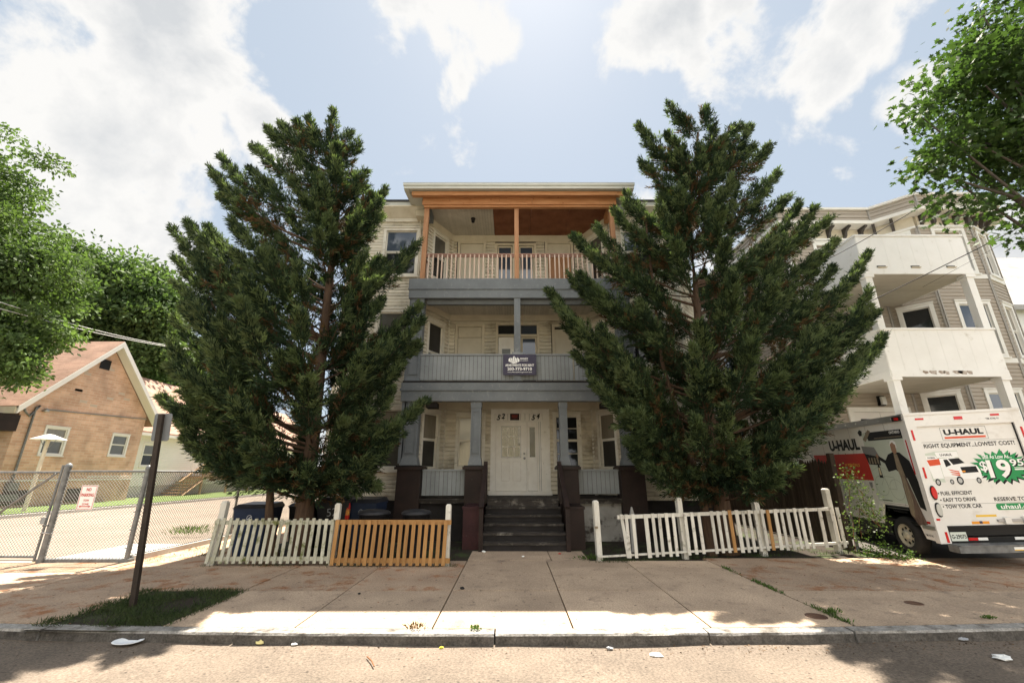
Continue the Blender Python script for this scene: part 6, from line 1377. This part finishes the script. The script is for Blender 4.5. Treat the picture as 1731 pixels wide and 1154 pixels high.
sil2 = [(1000, 500, 9.2), (1020, 560, 9.0), (1050, 620, 9.0), (1080, 700, 9.1), (1130, 770, 9.3), (1210, 790, 9.0), (1290, 740, 9.3), (1350, 700, 9.2), (1400, 600, 9.6), (1420, 540, 9.9),
        (1130, 178, 9.8), (1195, 185, 9.8), (1150, 200, 9.6), (1080, 215, 9.8), (1100, 250, 9.6), (1085, 275, 9.8), (1250, 215, 9.8), (1268, 215, 9.8), (1300, 248, 9.8), (1270, 250, 9.6), (1312, 295, 9.8),
        (1290, 330, 9.6), (1330, 335, 9.8), (1350, 345, 10.1), (1375, 355, 9.8), (1400, 372, 10.2), (1410, 410, 10.1), (1380, 430, 9.7), (1408, 455, 9.8), (1465, 432, 10.2), (1440, 470, 9.8), (1470, 490, 10.2), (1465, 520, 9.8),
        (1478, 530, 9.9), (1492, 570, 10.2), (1460, 590, 9.7), (1430, 645, 9.8), (1440, 610, 9.3), (1400, 660, 9.4), (1370, 730, 9.6), (1345, 745, 9.2), (1300, 760, 9.4),
        (1042, 360, 9.7), (1060, 345, 9.8), (1010, 385, 9.8), (970, 400, 9.6), (1000, 430, 9.3), (960, 465, 9.6), (985, 470, 9.2), (930, 495, 9.6), (945, 520, 9.2), (975, 560, 9.4), (960, 555, 9.8), (975, 600, 9.6), (1000, 640, 9.3),
        (1030, 670, 9.4), (1065, 745, 9.4), (1075, 760, 9.6), (1100, 790, 9.3), (1150, 800, 9.4), (1180, 800, 9.2), (1240, 790, 9.2), (1060, 700, 9.1), (1060, 330, 10.1), (1130, 230, 9.4), (1220, 240, 9.4), (1380, 560, 8.9), (1320, 640, 8.9)]
def extra2(rd, at_h):
    out = []
    for k in range(92):
        z = 1.8 + 8.9 * (k / 92) ** 1.1 + rd.uniform(-.2, .2); a = k * 2.399 + rd.uniform(-.5, .5); q = at_h(z)
        f = (z - 1.6) / 9.5; rad = 3.15 * min(1, .5 + f * 2.4) * (1 - f) ** .7 * rd.uniform(.5, .98) + .25
        cx = .25 * (1 - f)
        out.append(np.array([q[0] + cx + rad * math.cos(a), q[1] + rad * .9 * math.sin(a), z]))
    return out
conifer('juniper_tree', 'wide dark conifer right of the porch, its trunks beside the dark stockade fence', [tr2, tr2b], [q3(*t) for t in sil2], extra2, 5, group='twin conifers in front of the house')

# ---- deciduous trees
STAR = np.array([(0, 0), (.30, -.06), (.22, .16), (.62, .30), (.30, .40), (.42, .62), (.16, .58), (0, 1.0), (-.16, .58), (-.42, .62), (-.30, .40), (-.62, .30), (-.22, .16), (-.30, -.06)])
def leafy(name, label, base, crown, nclump, per, lsize, mname, seed, clump_r=.7, shape='kite', trunk_r=.25, limbs=18, group=None, flat=.6, tips=()):
    """crown: list of (centre, radii); clumps of leaves near each ellipsoid's shell and inside, joined by limbs"""
    global rng
    rng = np.random.default_rng(seed); rd = random.Random(seed)
    root = thing(name, base, label, 'tree', group); cs = []
    wt = np.array([c[1][0] * c[1][1] * c[1][2] for c in crown]) ** .7; wt /= wt.sum()
    for i in range(nclump):
        c, r = crown[rng.choice(len(crown), p=wt)]; d = nrm(rng.normal(size=3)); q = rng.uniform(.35, 1.03) ** .6
        cs.append(np.array(c) + d * np.array(r) * q)
    cs += [np.array(t) for t in tips]
    cs = np.array(cs); nc = len(cs)
    mb = MB(); cc = np.mean([c[0] for c in crown], 0); top = Vector(cc) ; b = Vector(base)
    mb.tube([b, b.lerp(top, .35) + Vector((.1, .05, 0)), b.lerp(top, .75), top], [trunk_r * 1.2, trunk_r * .9, trunk_r * .6, trunk_r * .25], 'bark_grey', 10); mb.build('trunk', root)
    mb = MB()
    for i in range(0, nc, max(1, nc // limbs)):
        e = Vector(cs[i]); f = rd.uniform(.45, .95); s = b.lerp(top, f); m = s.lerp(e, .5) + Vector((0, 0, -.12 * (e - s).length))
        mb.tube([s, m, e], [trunk_r * .3, trunk_r * .17, .012], 'bark_grey', 6, cap=False)
    mb.build('limb', root)
    tot = nc * per; cl = np.repeat(cs, per, 0)
    sz = np.repeat(rng.uniform(.6, 1.3, nc), per)[:, None] * clump_r
    off = np.clip(rng.normal(size=(tot, 3)), -1.5, 1.5) * np.array([1, 1, flat]) * sz * .5
    Pp = cl + off; D = nrm(off) * .6 + rng.normal(size=(tot, 3)) * .6 + np.array([0, 0, -.25]); D = nrm(D)
    ls = lsize * rng.uniform(.6, 1.3, tot)
    tone = np.clip(np.repeat(rng.random(nc), per) * .5 + rng.random(tot) * .5, 0, 1)
    if shape == 'star':
        up = nrm(np.array([0, 0, 1.0]) + rng.normal(size=(tot, 3)) * .55); S_ = nrm(np.cross(D, up)); 
        V = Pp[:, None, :] + STAR[None, :, 0, None] * S_[:, None, :] * ls[:, None, None] + STAR[None, :, 1, None] * D[:, None, :] * ls[:, None, None]
        V = V.reshape(-1, 3); F = np.arange(tot * len(STAR)).reshape(tot, len(STAR))
    else: V, F = leaves(Pp, D, ls, ls * .55)
    tri_mesh('crown', V - np.array(base), F, [mname], np.zeros(tot, int), tone, root)
    return root
def C(px, py, Y, r): p = P(px, py, Y); return ((p.x, p.y, p.z), r)
leafy('locust_tree', 'feathery light green tree at the left edge, overhanging the brick house roof', (-23.5, 16.5, .2),
      [C(-70, 330, 17, (2.6, 2.5, 2.6)), C(0, 420, 17, (2.0, 2.2, 1.8)), C(60, 470, 17.5, (1.9, 2, 1.3)), C(20, 560, 17, (1.5, 2, 1.3)), C(-40, 600, 17, (2, 2, 1.6)), C(-80, 480, 17, (3, 3, 3))],
      340, 170, .20, 'locust_leaf', 21, .75, trunk_r=.28, limbs=40, tips=[q3(30, 265, 17), q3(70, 268, 17), q3(90, 275, 17), q3(10, 225, 17), q3(110, 440, 17.5), q3(130, 470, 17.6), q3(100, 400, 17.5), q3(40, 615, 16.8), q3(20, 640, 16.8)])
leafy('maple_tree', 'round dark green tree rising behind the salmon roof of the brick house', (-34.5, 36, .2),
      [C(190, 520, 36, (5, 4, 5)), C(120, 480, 36, (4.0, 3, 3.8)), C(235, 540, 36, (3.6, 3, 4)), C(150, 580, 36, (5, 4, 3)), C(250, 590, 37, (3, 3, 3))], 360, 170, .42, 'maple_far_leaf', 22, 1.7, trunk_r=.5, limbs=40)
leafy('maple_tree', 'distant green tree seen low between the white-sided building and the left conifer', (-30, 52, .2),
      [C(330, 640, 52, (6, 4, 5)), C(250, 650, 52, (7, 4, 4.5))], 200, 120, .5, 'maple_far_leaf', 23, 2.2, trunk_r=.5, limbs=20)
leafy('shade_tree', 'green tree mass left behind the locust, over the brick house', (-46, 34, .2),
      [C(30, 560, 36, (7, 4, 5)), C(-40, 480, 36, (7, 4, 7))], 220, 130, .45, 'maple_far_leaf', 24, 2.0, trunk_r=.5, limbs=20)
leafy('sycamore_tree', 'star-leaved tree branch hanging in at the upper right corner', (13.2, 6.6, .15),
      [C(1690, 180, 7.2, (1.25, 1.1, 1.5)), C(1740, 60, 7.2, (1.4, 1.2, 1.2)), C(1650, 260, 7.3, (.8, .9, .75)), C(1760, 260, 7.3, (1.3, 1.2, 1.2)), C(1730, 120, 7.0, (1.6, 1.3, 1.3))],
      185, 60, .125, 'maple_leaf', 25, .62, shape='star', trunk_r=.22, limbs=30, flat=.5,
      tips=[q3(1545, 178, 7.0), q3(1560, 200, 7.1), q3(1575, 140, 7.0), q3(1580, 175, 7.1), q3(1600, 110, 7.0), q3(1610, 150, 7.1), q3(1600, 215, 7.1), q3(1570, 290, 7.3), q3(1580, 265, 7.2), q3(1585, 315, 7.3),
            q3(1600, 340, 7.2), q3(1625, 345, 7.2), q3(1655, 355, 7.3), q3(1660, 55, 7.0), q3(1665, 20, 7.0), q3(1640, 80, 7.0), q3(1715, 375, 7.4), q3(1722, 400, 7.4), q3(1705, 350, 7.4)])
# ------------------------------------------------------------ grass, weeds, vines, fallen bits
def blades(name, pts, m, l=(.05, .12), w_=(.004, .009), label=None, cat=None, kind=None, spread=.5, per=1, wide=None, seed=3):
    global rng
    rng = np.random.default_rng(seed); pts = np.repeat(np.array(pts, float), per, 0); n = len(pts)
    D = rng.normal(size=(n, 3)) * spread; D[:, 2] = np.abs(D[:, 2]) * .4 + 1
    if wide: D = rng.normal(size=(n, 3)) + np.array([0, 0, .4])
    V, F = leaves(pts, D, rng.uniform(*l, n), rng.uniform(*w_, n)); base = pts.mean(0)
    o = tri_mesh(name, V - base, F, [m], np.zeros(n, int), rng.random(n), None); o.location = base
    if label: tag(o, label, cat)
    if kind: o['kind'] = kind; o['label'] = label; o['category'] = cat
    return o
sheet('grass_bed', PATCH[0] - .1, PATCH[1] + .08, PATCH[2] - .1, PATCH[3] + .0, .10, 'soil')
r_ = np.random.default_rng(4); n = 11000
x = r_.uniform(PATCH[0] - .15, PATCH[1] + .1, n); y = r_.uniform(PATCH[2] + .02, PATCH[3] + .03, n)
keep = (np.sin(x * 5.1 + 1) * np.sin(y * 4.3) + r_.normal(size=n) * .45 > -.25) & (x + (y - 5.33) * .05 > PATCH[0] - .1 + .1 * np.sin(y * 9)); x, y = x[keep], y[keep]
blades('grass', np.stack([x, y, np.full(len(x), .10)], 1), 'grass_blade', (.03, .085), (.004, .009), 'short grass in the sidewalk patch round the sign pole', 'grass', 'stuff', .9)
n = 9000; x = r_.uniform(-7.1, 7.3, n); y = r_.uniform(8.95, 10.6, n) ; keep = (np.abs(x - .25) > 1.35) & (np.sin(x * 3.3) * np.sin(y * 5) + r_.normal(size=n) * .5 > .15) & ~((x > 1) & (y < 8.9 + (x - 1.6) * .17)); x, y = x[keep], y[keep]
blades('yard_grass', np.stack([x, y, np.full(len(x), .08)], 1), 'grass_blade', (.04, .12), (.005, .01), 'sparse grass in the shaded front yard behind the pickets', 'grass', 'stuff', .9)
n = 2600; x = r_.uniform(-5.6, 7.2, n); y = np.where(x < 0, 8.52, 8.86 + (x - 1.6) * .17) + r_.normal(size=n) * .06; keep = ((x < -1.0) | (x > 1.3)) & (np.sin(x * 4) + r_.normal(size=n) * .6 > .1)
blades('fence_line_grass', np.stack([x[keep], y[keep], np.full(keep.sum(), .10)], 1), 'grass_blade', (.03, .10), (.004, .009), 'thin grass along the foot of the picket fences', 'grass', 'stuff', .9, seed=8)
# weeds in the sidewalk joint
P1 = np.array([3.755, 5.4]); P2 = np.array([3.745, 8.4]); t = r_.random(900); t = t[(np.sin(t * 14) + r_.normal(size=900) * .5 > .2)]; q = P1[None] + (P2 - P1)[None] * t[:, None] + r_.normal(size=(len(t), 2)) * .02
blades('joint_weeds', np.concatenate([q, np.full((len(q), 1), .105)], 1), 'weed', (.02, .07), (.008, .018), 'weeds growing along the sidewalk joint right of the middle', 'weeds', 'stuff', .9)
def tuft(px, py, r, h, label, m='weed', n=110, z=.107, seed=1, name='weed'):
    q = P(px, py, (z - CAMZ) / math.tan(R(PITCH) + math.atan((577 - py) / FPX))); rr = np.random.default_rng(seed)
    pts = np.array([q.x, q.y, z]) + rr.normal(size=(n, 3)) * np.array([r, r * .6, 0]); pts[:, 2] = z + rr.random(n) * h * .6
    return blades(name, pts, m, (h * .35, h * .8), (.008, .02), label, 'weed', None, .8, seed=seed)
tuft(1408, 1037, .04, .06, 'tallest weed in the sidewalk joint, by the round rusty cover', n=90, seed=2)
tuft(703, 1063, .05, .06, 'reddish weed at the kerb below the orange fence', 'conifer_brown', 90, seed=3); tuft(802, 1064, .03, .04, 'tiny green weed at the kerb, right of the reddish one', seed=4)
tuft(1672, 1045, .03, .03, 'small weed on the sidewalk at the right edge', seed=5)
tuft(1000, 946, .12, .10, 'weed clump at the foot of the first right fence post', n=220, seed=6); tuft(325, 903, .28, .22, 'low leafy weeds behind the chain-link fence left of the pickets', n=420, seed=7, z=.1)
# vines climbing the right end of the fence
def vine(name, cs, per, ls, label, cat, seed, m='vine', stems=()):
    global rng
    rng = np.random.default_rng(seed); cs = np.array([list(c) for c in cs]); root = thing(name, tuple(cs[0] * [1, 1, 0] + [0, 0, .12]), label, cat); base = np.array(root.location)
    mb = MB()
    for i in range(len(cs) - 1): mb.tube([tuple(cs[i]), tuple((cs[i] + cs[i + 1]) / 2 + rng.normal(size=3) * .03), tuple(cs[i + 1])], .006, 'leaf_brown', 5)
    mb.build('stem', root)
    seg = rng.integers(0, len(cs) - 1, per * len(cs)); t = rng.random(len(seg))[:, None]; c = cs[seg] * (1 - t) + cs[seg + 1] * t; n = len(c)
    Pp = c + rng.normal(size=(n, 3)) * np.array([.11, .09, .11]); Pp[:, 2] = np.maximum(Pp[:, 2], .13); D = rng.normal(size=(n, 3)) + np.array([0, -.2, .1]); l = rng.uniform(ls * .6, ls * 1.3, n)
    V, F = leaves(Pp, D, l, l * .7); tri_mesh('foliage', V - base, F, [m], np.zeros(n, int), rng.random(n), root)
vine('climbing_vine', [(7.15, 9.75, .15), (7.2, 9.72, .7), (7.25, 9.7, 1.3), (7.3, 9.75, 1.75), (7.35, 9.6, 1.45), (7.45, 9.6, 1.3), (7.48, 9.5, 1.05), (7.52, 9.5, .85), (7.55, 9.45, .65), (7.35, 9.65, 1.0), (7.3, 9.7, .4)], 90, .05, 'leafy vine climbing the right end post of the white fence beside the truck', 'vine', 31)
vine('ground_bush', [(7.2, 9.55, .15), (7.35, 9.45, .22), (7.42, 9.35, .22), (7.5, 9.25, .18), (7.6, 9.18, .14), (7.68, 9.12, .12)], 110, .045, 'sunlit low green bush at the foot of the vine, beside the truck wheel', 'bush', 32, 'weed')
# gutter debris and fallen leaves
n = 1500; x = r_.uniform(-7, 8, n); yk = np.array([kerbY(a) for a in x]); y = yk - np.abs(r_.normal(size=n)) * .14 - .02; pr = np.where(x > 1.5, 1.0, .25); k = r_.random(n) < pr; x, y = x[k], y[k]
def flat_bits(name, x, y, z, m, s, label, cat):
    global rng
    rng = np.random.default_rng(6); n = len(x); Pp = np.stack([x, y, z], 1); a = rng.random(n) * 6.28; D = np.stack([np.cos(a), np.sin(a), rng.normal(size=n) * .25], 1); l = rng.uniform(s * .4, s * 1.5, n); V, F = leaves(Pp, D, l, l * .5)
    V[:, 2] = np.maximum(V[:, 2], np.repeat(z, 4)); base = Pp.mean(0); o = tri_mesh(name, V - base, F, [m], np.zeros(n, int), rng.random(n), None); o.location = base; tag(o, label, cat, None, 'stuff')
flat_bits('gutter_debris', x, y, np.array([road_z(a, b) for a, b in zip(x, y)]) + .004, 'debris', .022, 'brown leaf crumbs and dirt lying along the gutter', 'debris')
n = 900; x = r_.uniform(-8, 8, n); y = 5.35 + r_.random(n) ** .6 * 3.5; flat_bits('fallen_leaves', x, y, np.full(n, .112), 'leaf_brown', .018, 'tiny brown fallen leaf bits scattered on the sidewalk', 'leaves')
print('objects', len(bpy.data.objects))
